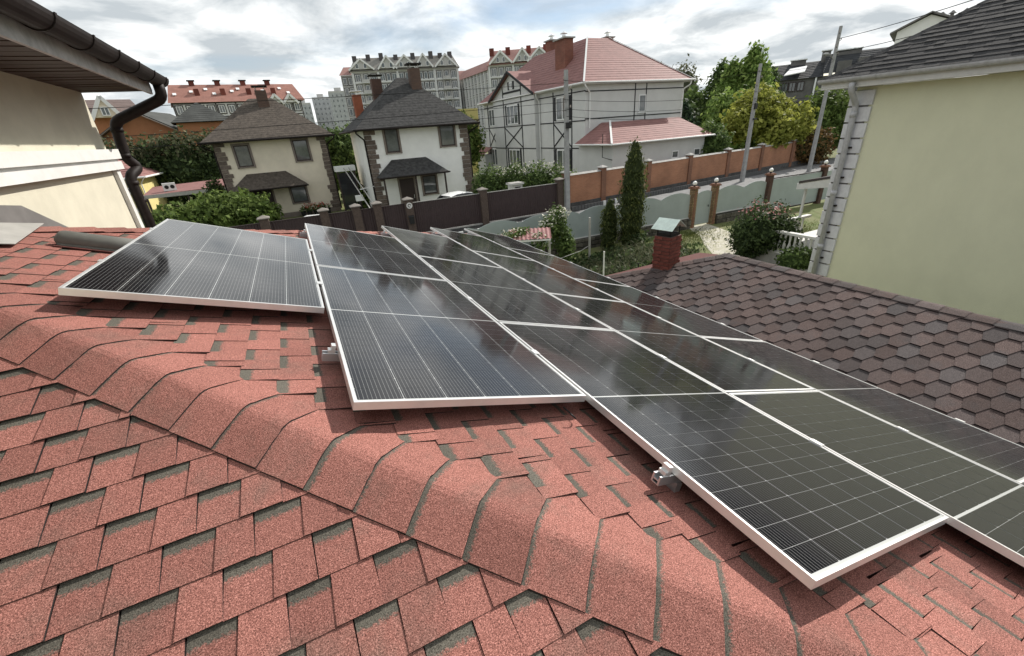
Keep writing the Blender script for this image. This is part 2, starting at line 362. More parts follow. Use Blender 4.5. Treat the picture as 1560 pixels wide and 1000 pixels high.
def panel(col_, s0, label):
    c = PO+U*((col_+.5)*1.154)-EY*((s0+.5)*2.2488)
    r = thing('solar_panel', label, 'solar panel', group='solar panels on the red roof')
    r.matrix_world = Matrix(((U.x, 0, N2.x, c.x), (U.y, 1, N2.y, c.y), (U.z, 0, N2.z, c.z), (0, 0, 0, 1)))
    link('frame', FRAME, r); link('backsheet', BS, r)
    for i in range(6):
        x = (i-2.5)*(cw+gx)
        for half in (-1, 1):
            for j in range(12):
                link('cell', CM, r, (x, half*(mid/2+ch/2+j*(ch+gy)), -.0022))
    return r
panel(-1, -1.5, 'single solar panel of the top row, beside the vent hood at left')
panel(0, -1, 'solar panel of the second row, its near end over the bare red shingles')
panel(0, -2, 'solar panel of the second row, its far end toward the beige house')
panel(1, -.5, 'solar panel of the third row, nearest, with its corner jutting over the roof')
panel(1, -1.5, 'middle solar panel of the three in the third row')
panel(1, -2.5, 'farthest solar panel of the three in the third row')
panel(2, 0, 'solar panel of the fourth row cut off by the lower right photo edge')
panel(2, -1, 'solar panel of the fourth row, second from the near end')
panel(2, -2, 'solar panel of the fourth row, third from the near end')
panel(2, -3, 'farthest solar panel of the fourth row')
panel(3, .5, 'solar panel of the lowest row barely showing at the right photo edge')
panel(3, -.5, 'solar panel of the lowest row beside the brown hexagon shingles, nearest fully shown')
panel(3, -1.5, 'solar panel of the lowest row, third from the far end')
panel(3, -2.5, 'solar panel of the lowest row beside the stone plinth, second from the far end')
panel(3, -3.5, 'farthest solar panel of the lowest row, by the pink canopy')
# mounting rails with clamps
def rail(s, u0, u1, cols, label):
    c = PO-EY*(s*2.2488)
    r = thing('mounting_rail', label, 'rail', group='aluminium rails under the panels')
    r.matrix_world = Matrix(((U.x, 0, N2.x, c.x), (U.y, 1, N2.y, c.y), (U.z, 0, N2.z, c.z), (0, 0, 0, 1)))
    g = MB(); a, b = u0*1.154, u1*1.154
    g.box(a, b, -.02, -.012, -.076, -.0365); g.box(a, b, .012, .02, -.076, -.0365); g.box(a, b, -.012, .012, -.060, -.055); g.box(a, b, -.012, .012, -.076, -.072)
    g.build('profile', ALUD, r)
    g = MB(); x = a+.035
    g.box(x-.012, x+.02, -.018, .018, -.0365, -.02); g.box(x+.001, x+.02, -.018, .018, -.02, .004); g.tube([(x+.008, 0, -.02), (x+.008, 0, .0)], .006, 8); g.build('end_clamp', ALU, r)
    for cl in cols:
        MB().box(cl*1.154-.020, cl*1.154+.020, -.03, .03, .0006, .0045).build('mid_clamp', ALU, r)
    for k in range(int((u1-u0)*1.3)+1):
        x = a+.12+k*.85
        if x < b: MB().box(x-.015, x+.015, -.03, .045, -.125, -.076).build('roof_hook', ALUD, r)
rail(-1.25, -1.03, 4.03, (0, 1, 2, 3, 4), 'aluminium rail under the far half of the top row panel')
rail(-.75, -1.03, 4.03, (0, 1, 2, 3, 4), 'aluminium rail under the near half of the top row panel')
rail(-.25, -.05, 4.03, (1, 2, 3, 4), 'aluminium rail end sticking out left of the second row')
rail(.25, .94, 4.03, (2, 3, 4), 'aluminium rail end sticking out left of the third row')
rail(.75, 1.94, 4.03, (3, 4), 'aluminium rail under the near end of the fourth row')
rail(-1.75, -.05, 4.03, (1, 2, 3, 4), 'aluminium rail under the far end of the second row')
rail(-2.25, .92, 4.03, (2, 3, 4), 'aluminium rail under the far end of the third row')
rail(-2.75, 1.9, 4.03, (3, 4), 'aluminium rail under the far end of the fourth row')
rail(-3.25, 2.9, 4.03, (4,), 'aluminium rail under the far end of the lowest row')
BLK = mat('black_plastic', (0.015, 0.015, 0.015), 0.5)
cp = [PO+U*(1.03+.03*math.sin(t))+EY*(-.0+.045*math.cos(t)-.03)+N2*(-.07-.02*math.sin(t)) for t in np.linspace(-.3, 3.9, 14)]
MB().tube(cp, .004, 6).build('cable_loop', BLK, None, True, label='black cable loop hanging between the second and third panel rows', cat='cable')
# ================================================================== cream house at left
SOFF = mat('soffit_brown', (0.055, 0.034, 0.026), 0.6, 0.3, var=.1, vscale=6)
DARKG = mat('gutter_dark', (0.018, 0.0135, 0.012), 0.55, 0.16, var=.25, vscale=10)
FASC = mat('fascia_grey', (0.42, 0.41, 0.39), 0.7, var=.15, vscale=9)
WHITE = mat('white_trim', (0.62, 0.615, 0.59), 0.7, var=.05, vscale=6)
ch_ = thing('cream_house', 'cream rendered house wall with white cornice and deep brown eaves', 'house', (-2.05, 7.6, 0))
def loc(o, pts): return [Vector(p)-Vector(o.location) for p in pts]
b = MB(); b.box(-6, 0, -11.0, 0, 0, 5.75); b.build('wall', WALLC, ch_)
g = MB(); g.box(-6, .10, -11, .07, 4.985, 5.10); g.box(-6, .055, -11, .045, 4.955, 4.985); g.box(-6, .085, -11, .06, 4.86, 4.955); g.build('cornice', WHITE, ch_)
g = MB(); g.box(.004, .05, -.16, -.03, 2, 4.858); g.build('corner_strip', WHITE, ch_)
for k in range(62):   # soffit boards, running out from the wall
    y = -.02-k*.1
    MB().box(-.02, .685, y-.096, y, 5.748+.004*(k % 2)+.0015*(k % 3), 5.762).build('soffit_board', SOFF, ch_)
MB().box(-.02, .69, -8, -6.25, 5.754, 5.762).build('soffit_panel', SOFF, ch_)
MB().box(.685, .71, -9, .0, 5.705, 5.875).build('fascia', FASC, ch_)
MB().box(-1.2, .71, 0.0, .025, 5.745, 5.88).build('fascia', SOFF, ch_)
DROOF = mat('dark_shingle', (0.055, 0.052, 0.05), 0.9, var=.35, vscale=12, bump=.5, bscale=40)
g = MB(); g.prism([(.80, .06, 5.90), (.80, -9, 5.90), (-4, -9, 8.0), (-4, .06, 8.0)], (0, 0, .06)); g.build('roof', DROOF, ch_)
# half-round gutter with joint bands
gu = MB(); n = 12; pts = []; prof = [(.80-.10*math.cos(a), 5.90-.10*math.sin(a)) for a in np.linspace(0, math.pi, n)]
prof2 = [(.80-.094*math.cos(a), 5.90-.094*math.sin(a)) for a in np.linspace(math.pi, 0, n)]
ring = prof+prof2
gu.prism([(x, -9, z) for x, z in ring], (0, 9.22, 0)); gu.prism([(x, .22, z) for x, z in prof], (0, .01, 0))
gt = gu.build('gutter', DARKG, ch_)
for y in (.05, -.55, -1.2, -1.85, -2.5, -3.2):
    b = MB(); b.prism([(.80-.110*math.cos(a), y, 5.902-.110*math.sin(a)) for a in np.linspace(0, math.pi, n)]+[(.80-.102*math.cos(a), y, 5.902-.102*math.sin(a)) for a in np.linspace(math.pi, 0, n)], (0, .035, 0)); b.build('gutter_joint', DARKG, gt)
def smooth_path(P, r=.07, n=5):
    P = [Vector(p) for p in P]; out = [P[0]]
    for i in range(1, len(P)-1):
        a = (P[i-1]-P[i]); c = (P[i+1]-P[i]); ra = min(r, a.length*.45); rc = min(r, c.length*.45)
        p0 = P[i]+a.normalized()*ra; p1 = P[i]+c.normalized()*rc
        for t in np.linspace(0, 1, n): out.append(p0*(1-t)**2+P[i]*2*t*(1-t)+p1*t*t)
    return out+[P[-1]]
dp = [(.80, 0.0, 5.84), (.80, 0.0, 5.66), (.16, .16, 5.42), (.12, .14, 4.98), (.20, .24, 4.86), (.10, .04, 4.76), (.11, .08, 2.0)]
pipe = MB().tube(smooth_path(dp, .09), .062, 14).build('downpipe', DARKG, ch_, True)
for p in ((.15, .155, 5.33), (.12, .14, 5.02), (.105, .05, 4.68), (.107, .07, 4.45)):
    MB().tube([Vector(p)+Vector((0, 0, .02)), Vector(p)-Vector((0, 0, .03))], .070, 14).build('pipe_collar', DARKG, pipe, True)
# ================================================================== brown hexagon-shingle roof and its chimney
BROWN = granules('brown_granules', (0.092, 0.064, 0.057), (0.068, 0.047, 0.043), (0.062, 0.065, 0.068), band=.004, gscale=200, rand=.25, wear=.5, mixg=.6)
RX, RZ, RY = 7.30, 2.48, 5.40; RT = .345; RC = 1/math.sqrt(1+RT*RT)
gr = thing('brown_roof_building', 'low outbuilding with brown hexagon shingle hip roof', 'outbuilding', (RX, RY, 0))
XB = 4.95; dep = (RX-XB)
g = MB(); zz = RZ-RT*dep; y2 = dep
R_ = lambda x, y, z: (x, y, z)
g.poly([R_(0, 0, RZ-.02), R_(-dep, y2, zz-.02), R_(-dep, -9, zz-.02), R_(0, -9, RZ-.02)]); g.poly([R_(0, 0, RZ-.02), R_(dep*.85, y2, zz-.02), R_(-dep, y2, zz-.02)]); g.poly([R_(0, 0, RZ-.02), R_(0, -9, RZ-.02), R_(dep*.85, -9, zz-.02), R_(dep*.85, y2, zz-.02)])
g.build('roof_deck', DECK, gr)
MB().box(-dep+.3, dep*.85-.3, -9, y2-.4, 0, zz-.05).build('wall', WALLC, gr)
UB = Vector((-RC, 0, -RT*RC)); NB = Vector((-RT*RC, 0, RC)); hexw = .333; hr = .1435
hx = []
hexw = .325
for k in range(0, 18):
    off = (k % 2)*hexw/2
    for j in range(-3, 36):
        yc = 2.6-j*hexw+off; q0 = k*hr
        A_, B_, C_ = hexw/2-.001, hexw/3-.004, hexw/6-.001
        poly = [(-A_, q0-hr-.015), (A_, q0-hr-.015), (A_, q0), (B_, q0), (C_, q0+hr), (-C_, q0+hr), (-B_, q0), (-A_, q0)]
        poly = [(yc+a, b_) for a, b_ in poly if True]
        poly = clip(clip(poly, 1, -RC, -.05), 0, -1, -.01)
        if len(poly) < 3: continue
        top = [Vector((0, a, RZ))+UB*b_+NB*(.001+.0165*(b_-q0+hr+.015)/(2*hr)) for a, b_ in poly]; n = len(top)
        v = top+[p-NB*.009 for p in top]; f = [tuple(range(n))[::-1]]+[(i, (i+1) % n, n+(i+1) % n, n+i) for i in range(n)]
        wc = sum(top, Vector((0, 0, 0)))/n+Vector((RX, RY, 0))
        vis = wc.x > 5.15 and -.2 < wc.y
        hx.append(((0 if vis else 100)+(wc-Vector((0, 0, 5))).length, v, f))
hx.sort(key=lambda t: t[0]); rest = MB()
for i, (d, v, f) in enumerate(hx):
    g = MB() if i < 300 else rest; edged(g, v, f, [1.0]*len(v))
    if i < 300: g.build('hexagon_shingle', [BROWN, EDGE], gr, att='qv')
rest.build('hexagon_shingles_beyond', [BROWN, EDGE], gr, att='qv', kind='stuff')
for k in range(26):   # ridge caps
    y = .1-k*.26
    g = MB(); pts = []
    for yy, l in ((y, .016), (y-.275, .026)):
        for xx in (-.13, -.03, .03, .13): pts.append((xx, yy, RZ-abs(xx)*RT*.9+l-(.008 if abs(xx) < .1 else 0)))
    for xx in (-.13, .13): pass
    g.add(pts, [(0, 1, 5, 4), (1, 2, 6, 5), (2, 3, 7, 6)], 0, [1.0]*8)
    g.box(-.132, -.128, y-.275, y, RZ-.13*RT*.9+.004, RZ-.13*RT*.9+.018); g.build('ridge_cap', BROWN, gr, att='qv')
for k in range(13):   # hip caps
    m0 = k*.2; pts = []
    for mm, l in ((m0, .016), (m0+.22, .026)):
        for wv in (-.13, -.02, .02, .13):
            x = -mm/S2; y = mm/S2; px_ = x+wv/S2; py_ = y+wv/S2
            zz_ = RZ-RT*max(-px_, py_)
            pts.append((px_, py_, zz_+l))
    g = MB(); g.add(pts, [(0, 1, 5, 4), (1, 2, 6, 5), (2, 3, 7, 6)], 0, [1.0]*8); g.build('ridge_cap', BROWN, gr, att='qv')
# chimney: dark red brick courses, little metal gable on top
BRK = mat('dark_red_brick', (0.15, 0.045, 0.033), 0.85, var=.25, vscale=20, rand=.25)
MORT = mat('mortar', (0.14, 0.10, 0.085), 0.95, var=.2, vscale=30)
cy_ = thing('brick_chimney', 'small dark red brick chimney with painted metal gable cap on the brown roof', 'chimney', (6.52, 6.24, 1.95), math.radians(12)); cy_.scale = (.88, .88, .96)
MB().box(-.205, .205, -.205, .205, 0, .93).build('mortar_core', MORT, cy_)
bw, bh = .2, .072; bm1 = MB().box(-.098, .098, -.012, .012, -.032, .032).mesh('brick', BRK)
for r_ in range(12):
    z = .05+r_*.077
    for sd_ in range(4):
        for c_ in ((-.105, .105) if r_ % 2 else (-.16, 0.0, .16)):
            k = bpy.data.objects.new('brick', bm1); COL.objects.link(k); k.parent = cy_
            a = sd_*math.pi/2
            sc_ = 1.0 if r_ % 2 else .78
            k.rotation_euler = (0, 0, a); k.scale = (sc_, 1, 1)
            p = Matrix.Rotation(a, 3, 'Z') @ Vector((c_ if r_ % 2 else c_*.95, -.207, z)); k.location = p
SOOT_BLACK = mat('soot_black', (0.02, 0.018, 0.016), 0.9)
MB().box(-.18, .18, -.18, .18, .93, .99).build('flue_top', SOOT_BLACK, cy_)
for x in (-.17, .17):
    for y in (-.17, .17): MB().beam((x, y, .93), (x, y, 1.13), .02, .02).build('cap_post', SOOT_BLACK, cy_)
# painted cap: pale mint sheet with a worn rusty ring
def cap_mat():
    m = mat('painted_sheet', (0.60, 0.70, 0.63), 0.5, 0.4, var=.1, vscale=9); nt = m.node_tree; b = nt.nodes['Principled BSDF']
    tc = N(nt, 'ShaderNodeTexCoord'); src = b.inputs['Base Color'].links[0].from_socket
    mp_ = N(nt, 'ShaderNodeMapping'); mp_.inputs['Location'].default_value = (-.14, 0.0, 0); mp_.inputs['Scale'].default_value = (1, 1, 0); L(nt, tc.outputs['Object'], mp_.inputs[0])
    ln = N(nt, 'ShaderNodeVectorMath', operation='LENGTH'); L(nt, mp_.outputs[0], ln.inputs[0])
    ns = N(nt, 'ShaderNodeTexNoise', i_Scale=14.0); L(nt, tc.outputs['Object'], ns.inputs['Vector'])
    dd = M(nt, 'ADD', ln.outputs['Value'], M(nt, 'MULTIPLY', M(nt, 'SUBTRACT', ns.outputs[0], .5), .08))
    k = M(nt, 'LESS_THAN', M(nt, 'ABSOLUTE', M(nt, 'SUBTRACT', dd, .07)), .035)
    mx = N(nt, 'ShaderNodeMix', data_type='RGBA'); L(nt, k, mx.inputs[0]); L(nt, src, mx.inputs[6]); mx.inputs[7].default_value = (.34, .17, .08, 1); L(nt, mx.outputs[2], b.inputs['Base Color'])
    return m
CAPM = cap_mat()
for s_ in (-1, 1):
    g = MB(); g.prism([(0, -.27, 1.27), (s_*.29, -.27, 1.08), (s_*.29, .27, 1.08), (0, .27, 1.27)], (0, 0, .006)); g.build('cap_sheet', CAPM, cy_)
MB().prism([(-.21, -.215, .02), (.21, -.215, .02), (.33, -.36, -.09+.12), (-.33, -.36, -.12+.12)], (0, 0, .006)).build('flashing_sheet', GREYM, cy_)
# ================================================================== green house at right
GREEN = mat('green_render', (0.66, 0.655, 0.475), 0.92, var=.03, vscale=1.4, bump=.4, bscale=90, stretch=(1.0, 1.3, .8), detail=9.0)
QUO = mat('quoin_grey', (0.60, 0.60, 0.61), 0.85, var=.08, vscale=8, rand=.06)
LG = mat('light_gutter', (0.42, 0.42, 0.43), 0.4, 0.5, var=.12, vscale=10)
GX = 12.6; GYC = 6.62
gh = thing('green_house', 'pale green rendered house with grey corner blocks and dark shingle roof', 'house', (GX, GYC, 0))
MB().box(0, 11, -14, -.03, 0, 5.335).build('wall', GREEN, gh)
for k in range(15):
    z = 5.26-k*.352
    wd = .45
    MB().box(-.055, .38, -wd, .055, z-.312, z).build('quoin_block', QUO, gh)
MB().box(-.03, .2, -.36, .03, .0, 5.27).build('quoin_backing', GREYM, gh)
# roof: stepped shingle courses on the visible slope
tanr = .64; cr_ = 1/math.sqrt(1+tanr*tanr); ex0 = -.40; ey0 = .58; ez0 = 5.56
DSH = granules('dark_granules', (0.050, 0.049, 0.049), (0.036, 0.035, 0.036), (0.024, 0.024, 0.025), band=.03, gscale=120, rand=.2, wear=.3)
g = MB(); g.poly([(ex0, ey0, ez0), (ex0, -14, ez0), (ex0+8, -14, ez0+8*tanr), (ex0+8, ey0-8, ez0+8*tanr)]); g.poly([(ex0, ey0, ez0), (ex0+8, ey0-8, ez0+8*tanr), (ex0+16, ey0, ez0)])
g.build('roof_deck', DROOF, gh)
g = MB(); rr = random.Random(5); up_ = Vector((cr_, 0, tanr*cr_)); nn = Vector((-tanr*cr_, 0, cr_)); e_ = .165
for k in range(48):
    q0 = k*e_; y = ey0
    while y > -12:
        w_ = rr.choice((.16, .22, .3, .38)); hb = rr.choice((.007, .012, .016)); poly = [(y, q0), (y-w_, q0), (y-w_, q0+e_), (y, q0+e_)]
        poly = clip(poly, 1, cr_, ey0)
        if len(poly) > 2:
            top = [Vector((ex0, a, ez0))+up_*b_+nn*(.004+hb*(1-(b_-q0)/e_)) for a, b_ in poly]; n = len(top)
            g.add(top+[p-nn*.012 for p in top], [tuple(range(n))]+[(i, n+i, n+(i+1) % n, (i+1) % n) for i in range(n)], 0, [(e_-(b_-q0)) for a, b_ in poly]+[1.0]*n)
        y -= w_
g.build('shingle_courses', DSH, gh, att='qv', kind='stuff')
for k in range(40):
    m_ = k*.2; a = Vector((ex0+m_, ey0-m_, ez0+m_*tanr+.012)); d_ = Vector((1, -1, tanr)).normalized()
    MB().add([a+Vector((-.03, -.14, -.015)), a+Vector((0, 0, .022)), a+Vector((.14, .03, -.015)), a+d_*.36+Vector((-.03, -.14, -.022)), a+d_*.36+Vector((0, 0, .012)), a+d_*.36+Vector((.14, .03, -.022))], [(0, 1, 4, 3), (1, 2, 5, 4)], 0, [1.0]*6).build('hip_cap', DSH, gh, att='qv')
# gutter
def arc(r, t, y): return [(ex0-.08-r*math.cos(a), y, ez0+t-r*1.12*math.sin(a)) for a in np.linspace(0, math.pi, 10)]
g = MB(); g.prism(arc(.085, 0, ey0+.02)+arc(.079, 0, ey0+.02)[::-1], (0, -14, 0)); g.prism(arc(.085, 0, ey0+.02), (0, .008, 0)); gtt = g.build('gutter', LG, gh)
for k in range(9):
    y = ey0-.3-k*.9; g = MB(); g.prism(arc(.092, .002, y)+arc(.087, .002, y)[::-1], (0, .025, 0)); g.build('gutter_bracket', LG, gtt)
MB().box(ex0, .05, -14, ey0, 5.34, 5.38).build('soffit', WHITE, gh)
MB().box(ex0-.005, ex0+.02, -14, ey0, 5.38, 5.54).build('fascia', WHITE, gh)
path = [(ex0-.07, -.14, 5.44), (ex0-.07, -.14, 5.30), (-.14, -.16, 4.96), (-.14, -.16, 0.1)]
dpo = MB().tube(smooth_path(path, .08), .062, 12).build('downpipe', LG, gh, True)
for z in (4.82, 3.0, 1.6): MB().tube([(-.14, -.16, z), (-.14, -.16, z-.12)], .072, 12).build('pipe_collar', LG, dpo, True)
for k in range(6):
    z = 4.0-k*.7
    MB().box(-.13, -.05, -.27, -.215, z, z+.04).build('pipe_bracket', DARKG, dpo)
# porch on the far side of the green house
po = thing('porch', 'white porch with balusters and small roof behind the green house', 'porch', (15.6, 8.6, 0))
MB().box(-1.0, 5.2, -1.9, 1.4, 0, .42).build('floor_slab', GREYL, po)
g = MB(); g.prism([(1.4, 1.5, 2.42), (5, 1.5, 2.42), (5, -2.0, 3.2), (1.4, -2.0, 3.2)], (0, 0, .08)); g.build('roof', BROWN, po)
MB().prism([(1.38, 1.52, 2.39), (1.38, -2.0, 3.18), (1.38, -2.0, 2.7), (1.38, 1.52, 2.2)], (.04, 0, 0)).build('fascia', WHITE, po)
MB().box(1.4, 5, 1.5, 1.55, 2.2, 2.42).build('fascia', WHITE, po)
for x, y in ((1.6, 1.3), (4.6, 1.3), (1.6, -.6)): MB().tube([(x, y, .42), (x, y, 2.4)], .05, 12).build('column', WHITE, po)
bal = MB().tube([(0, 0, 0), (0, 0, .06), (0, 0, .2), (0, 0, .34), (0, 0, .5), (0, 0, .62)], [.05, .035, .06, .03, .035, .05], 8).mesh('baluster', WHITE)
for i in range(12): link('baluster', bal, po, (-.9, 1.2-i*.17, .48))
for i in range(14): link('baluster', bal, po, (-.75+i*.2, 1.3, .48))
MB().box(-.99, -.81, -.9, 1.4, 1.1, 1.18).box(-.99, 2.2, 1.21, 1.39, 1.102, 1.182).build('handrail', WHITE, po)
MB().box(-.99, -.81, -.9, 1.4, .42, .48).build('bottom_rail', WHITE, po)
for i in range(3): MB().box(-1.3-.3*i, -1.0-.3*i, -2.0, -.9, 0, .42-.14*(i+0)-.01).build('step', GREYL, po)
# ================================================================== fences and street things
MAROON = mat('maroon_sheet', (0.042, 0.026, 0.026), 0.5, 0.4, var=.12, vscale=2)
POSTB = mat('brown_post', (0.085, 0.062, 0.050), 0.85, var=.2, vscale=14)
CONC = mat('concrete', (0.34, 0.33, 0.31), 0.9, var=.15, vscale=4)
CAPB = mat('post_cap_grey', (.21, .19, .17), .9, var=.1)
DCON = mat('dark_concrete', (0.085, 0.082, 0.08), 0.95, var=.25, vscale=4)
def corr(w_, z0, z1, pitch=.115, amp=.018):
    g = MB(); n = max(2, int(w_/pitch*4)); pts = []
    for i in range(n+1):
        x = w_*i/n; ph = (i % 4); y = (0, 0, amp, amp)[ph]; pts += [(x, y, z0), (x, y, z1)]
    g.add(pts, [(2*i, 2*i+2, 2*i+3, 2*i+1) for i in range(n)]); return g
BY = 22.0
bf = thing('metal_fence', 'dark maroon corrugated sheet fence with brown posts along the street', 'fence', (-9, BY, 0))
px = [-9, -5.4, -1.6, .9, 2.35, 3.35, 4.9, 9.0, 13.9]
for i in range(len(px)):
    x = px[i]+9; w2 = .19
    p = MB().box(x-w2, x+w2, -w2, w2, 0, 2.12).build('post', POSTB, bf)
    MB().add([(x-.25, -.25, 2.12), (x+.25, -.25, 2.12), (x+.25, .25, 2.12), (x-.25, .25, 2.12), (x-.25, -.25, 2.16), (x+.25, -.25, 2.16), (x+.25, .25, 2.16), (x-.25, .25, 2.16), (x, 0, 2.27)], [(0, 1, 5, 4), (1, 2, 6, 5), (2, 3, 7, 6), (3, 0, 4, 7), (4, 5, 8), (5, 6, 8), (6, 7, 8), (7, 4, 8), (3, 2, 1, 0)]).build('post_cap', CAPB, p)
    if i < len(px)-1:
        a, b_ = px[i]+9+w2, px[i+1]+9-w2; lo = 0.05 if 2 < px[i] < 3 else .38
        c = corr(b_-a, lo, 1.93).build('sheet', MAROON, bf, loc=(a, 0, 0))
        if lo > .1:
            MB().box(a, b_, -.10, .10, 0, .32).build('base_wall', DCON, bf); MB().box(a, b_, -.13, .13, .32, .37).build('coping', CONC, bf)
        MB().box(a, b_, -.03, .03, 1.93, 1.96).build('top_rail', CONC if i > 5 else MAROON, bf)
sg = thing('house_number_sign', 'round white sign with dark scroll on a brown fence post', 'sign', (4.9, BY-.2, 1.85))
MB().tube([(0, 0, 0), (0, -.02, 0)], .15, 20).build('disc', WHITE, sg)
MB().tube([(.07*math.cos(t), -.026, .07*math.sin(t)) for t in np.linspace(0, 5.2, 14)], .016, 6).build('scroll', BLK, sg)
mbx = thing('mailbox', 'small black mailbox fixed to the fence post under the round sign', 'mailbox', (4.9, BY-.2, .95))
MB().box(-.12, .12, -.09, 0, 0, .34).build('body', BLK, mbx); MB().prism([(-.14, -.11, .34), (-.14, 0, .34), (-.14, 0, .42)], (.28, 0, 0)).build('lid', BLK, mbx)
# brick fence
ORB = None
def brickmat(name, c1, c2, mo, scale, rowh=.077, bw_=.26, axis='x'):
    m = bpy.data.materials.new(name); m.use_nodes = True; nt = m.node_tree; b = nt.nodes['Principled BSDF']; b.inputs['Roughness'].default_value = .9
    tc = N(nt, 'ShaderNodeTexCoord'); s = N(nt, 'ShaderNodeSeparateXYZ'); L(nt, tc.outputs['Object'], s.inputs[0])
    cm = N(nt, 'ShaderNodeCombineXYZ'); L(nt, s.outputs[0] if axis == 'x' else M(nt, 'ADD', s.outputs[0], s.outputs[1]), cm.inputs[0]); L(nt, s.outputs[2], cm.inputs[1])
    br = N(nt, 'ShaderNodeTexBrick'); L(nt, cm.outputs[0], br.inputs['Vector']); br.inputs['Scale'].default_value = 1
    br.inputs['Color1'].default_value = (*c1, 1); br.inputs['Color2'].default_value = (*c2, 1); br.inputs['Mortar'].default_value = (*mo, 1)
    br.inputs['Mortar Size'].default_value = .008; br.inputs['Brick Width'].default_value = bw_; br.inputs['Row Height'].default_value = rowh
    n = N(nt, 'ShaderNodeTexNoise', i_Scale=.8, i_Detail=5.0); L(nt, tc.outputs['Object'], n.inputs['Vector'])
    r = N(nt, 'ShaderNodeMapRange', i_1=.3, i_2=.7, i_3=.78, i_4=1.15); L(nt, n.outputs[0], r.inputs[0])
    cc = N(nt, 'ShaderNodeCombineColor')
    for i in range(3): L(nt, r.outputs[0], cc.inputs[i])
    mx = N(nt, 'ShaderNodeMix', data_type='RGBA', blend_type='MULTIPLY'); mx.inputs[0].default_value = 1; L(nt, br.outputs[0], mx.inputs[6]); L(nt, cc.outputs[0], mx.inputs[7]); L(nt, mx.outputs[2], b.inputs['Base Color'])
    bp = N(nt, 'ShaderNodeBump', i_Strength=.4, i_Distance=.01); L(nt, br.outputs['Fac'], bp.inputs['Height']); bp.invert = True; L(nt, bp.outputs[0], b.inputs['Normal'])
    return m
ORB = brickmat('orange_brick', (.37, .165, .09), (.31, .135, .072), (.33, .20, .13), 1)
DKB = brickmat('dark_brick', (.24, .105, .06), (.20, .085, .05), (.2, .13, .09), 1)
BRA = math.atan(.11)
of = thing('brick_fence', 'orange brick fence with darker pillars and light caps across the street', 'fence', (15.3, 23.45, 0), BRA)
bx = [0, 3.1, 7.5, 12.1, 17.0, 21.9, 27, 32]
for i, x in enumerate(bx):
    p = MB().box(x-.2, x+.2, -.2, .2, 0, 2.28).build('pillar', DKB, of)
    MB().add([(x-.27, -.27, 2.28), (x+.27, -.27, 2.28), (x+.27, .27, 2.28), (x-.27, .27, 2.28), (x-.27, -.27, 2.33), (x+.27, -.27, 2.33), (x+.27, .27, 2.33), (x-.27, .27, 2.33), (x, 0, 2.46)], [(0, 1, 5, 4), (1, 2, 6, 5), (2, 3, 7, 6), (3, 0, 4, 7), (4, 5, 8), (5, 6, 8), (6, 7, 8), (7, 4, 8), (3, 2, 1, 0)]).build('pillar_cap', CONC, p)
    if i < len(bx)-1:
        MB().box(x+.2, bx[i+1]-.2, -.12, .12, .42, 2.1).build('brick_panel', ORB, of)
        MB().prism([(x+.2, -.17, 2.1), (x+.2, .17, 2.1), (x+.2, 0, 2.2)], (bx[i+1]-x-.4, 0, 0)).build('coping', CONC, of)
        MB().box(x+.2, bx[i+1]-.2, -.16, .16, 0, .42).build('base_wall', DCON, of)
# low stones lining the foot of both fences
KW = mat('kerb_white', (.62, .62, .60), .8, var=.1, rand=.1); KD = mat('kerb_dark', (.09, .09, .09), .85, var=.1)
ks = thing('edging_stones', 'row of alternating pale and dark edging stones below the maroon fence', 'edging', (6, BY-.9, 0))
sm = [MB().box(0, .24, -.06, .06, 0, .3).mesh('edging_stone', k) for k in (KW, KD)]
for i in range(30): link('edging_stone', sm[i % 2], ks, (i*.27, 0, 0))
ks = thing('edging_stones', 'row of alternating pale and dark edging stones below the orange brick fence', 'edging', (15.2, 22.7, 0), BRA)
for i in range(90): link('edging_stone', sm[1 if i % 2 else (0 if 8 < i < 22 else 1)], ks, (i*.27, 0, 0))
MB().poly([(14.6, 22.5, .009), (46, 25.9, .009), (46, 26.7, .009), (14.6, 23.3, .009)]).build('pavement', DCON, kind='structure', label='dark paved strip at the foot of the brick fence')
# grey-green wavy sheet fence with stone plinth, gate and lamp posts
GSH = mat('grey_green_sheet', (.33, .375, .37), .45, .45, var=.06, vscale=1.5)
STN = mat('rubble_stone', (.10, .092, .075), .95, var=.3, vscale=6, rand=.35, bump=.4, bscale=14)
STM = mat('rubble_mortar', (.045, .043, .036), .95)
YB = brickmat('yellow_brick', (.33, .23, .115), (.20, .12, .06), (.10, .07, .05), 1, bw_=.13, axis='xy')
FA = -math.atan(.045)
wf = thing('wavy_fence', 'grey green sheet fence with wavy top on a rubble stone plinth', 'fence', (5.5, 15.35, 0), FA)
def wave(x0, x1, z0, zt, ph, per, amp):
    n = 28; top = []; 
    for i in range(n+1):
        x = x0+(x1-x0)*i/n; top.append((x, zt+amp*abs(math.sin(math.pi*(x-ph)/per))**.8-amp*.4))
    g = MB(); pts = [(x, 0, z0) for x, z in top]+[(x, 0, z) for x, z in top]; n1 = n+1
    g.add(pts+[(x, .02, z) for x, y, z in pts], [(i, i+1, n1+i+1, n1+i) for i in range(n)]+[(2*n1+i, 2*n1+n1+i, 2*n1+n1+i+1, 2*n1+i+1) for i in range(n)]+[(n1+i, n1+i+1, 3*n1+i+1, 3*n1+i) for i in range(n)])
    return g
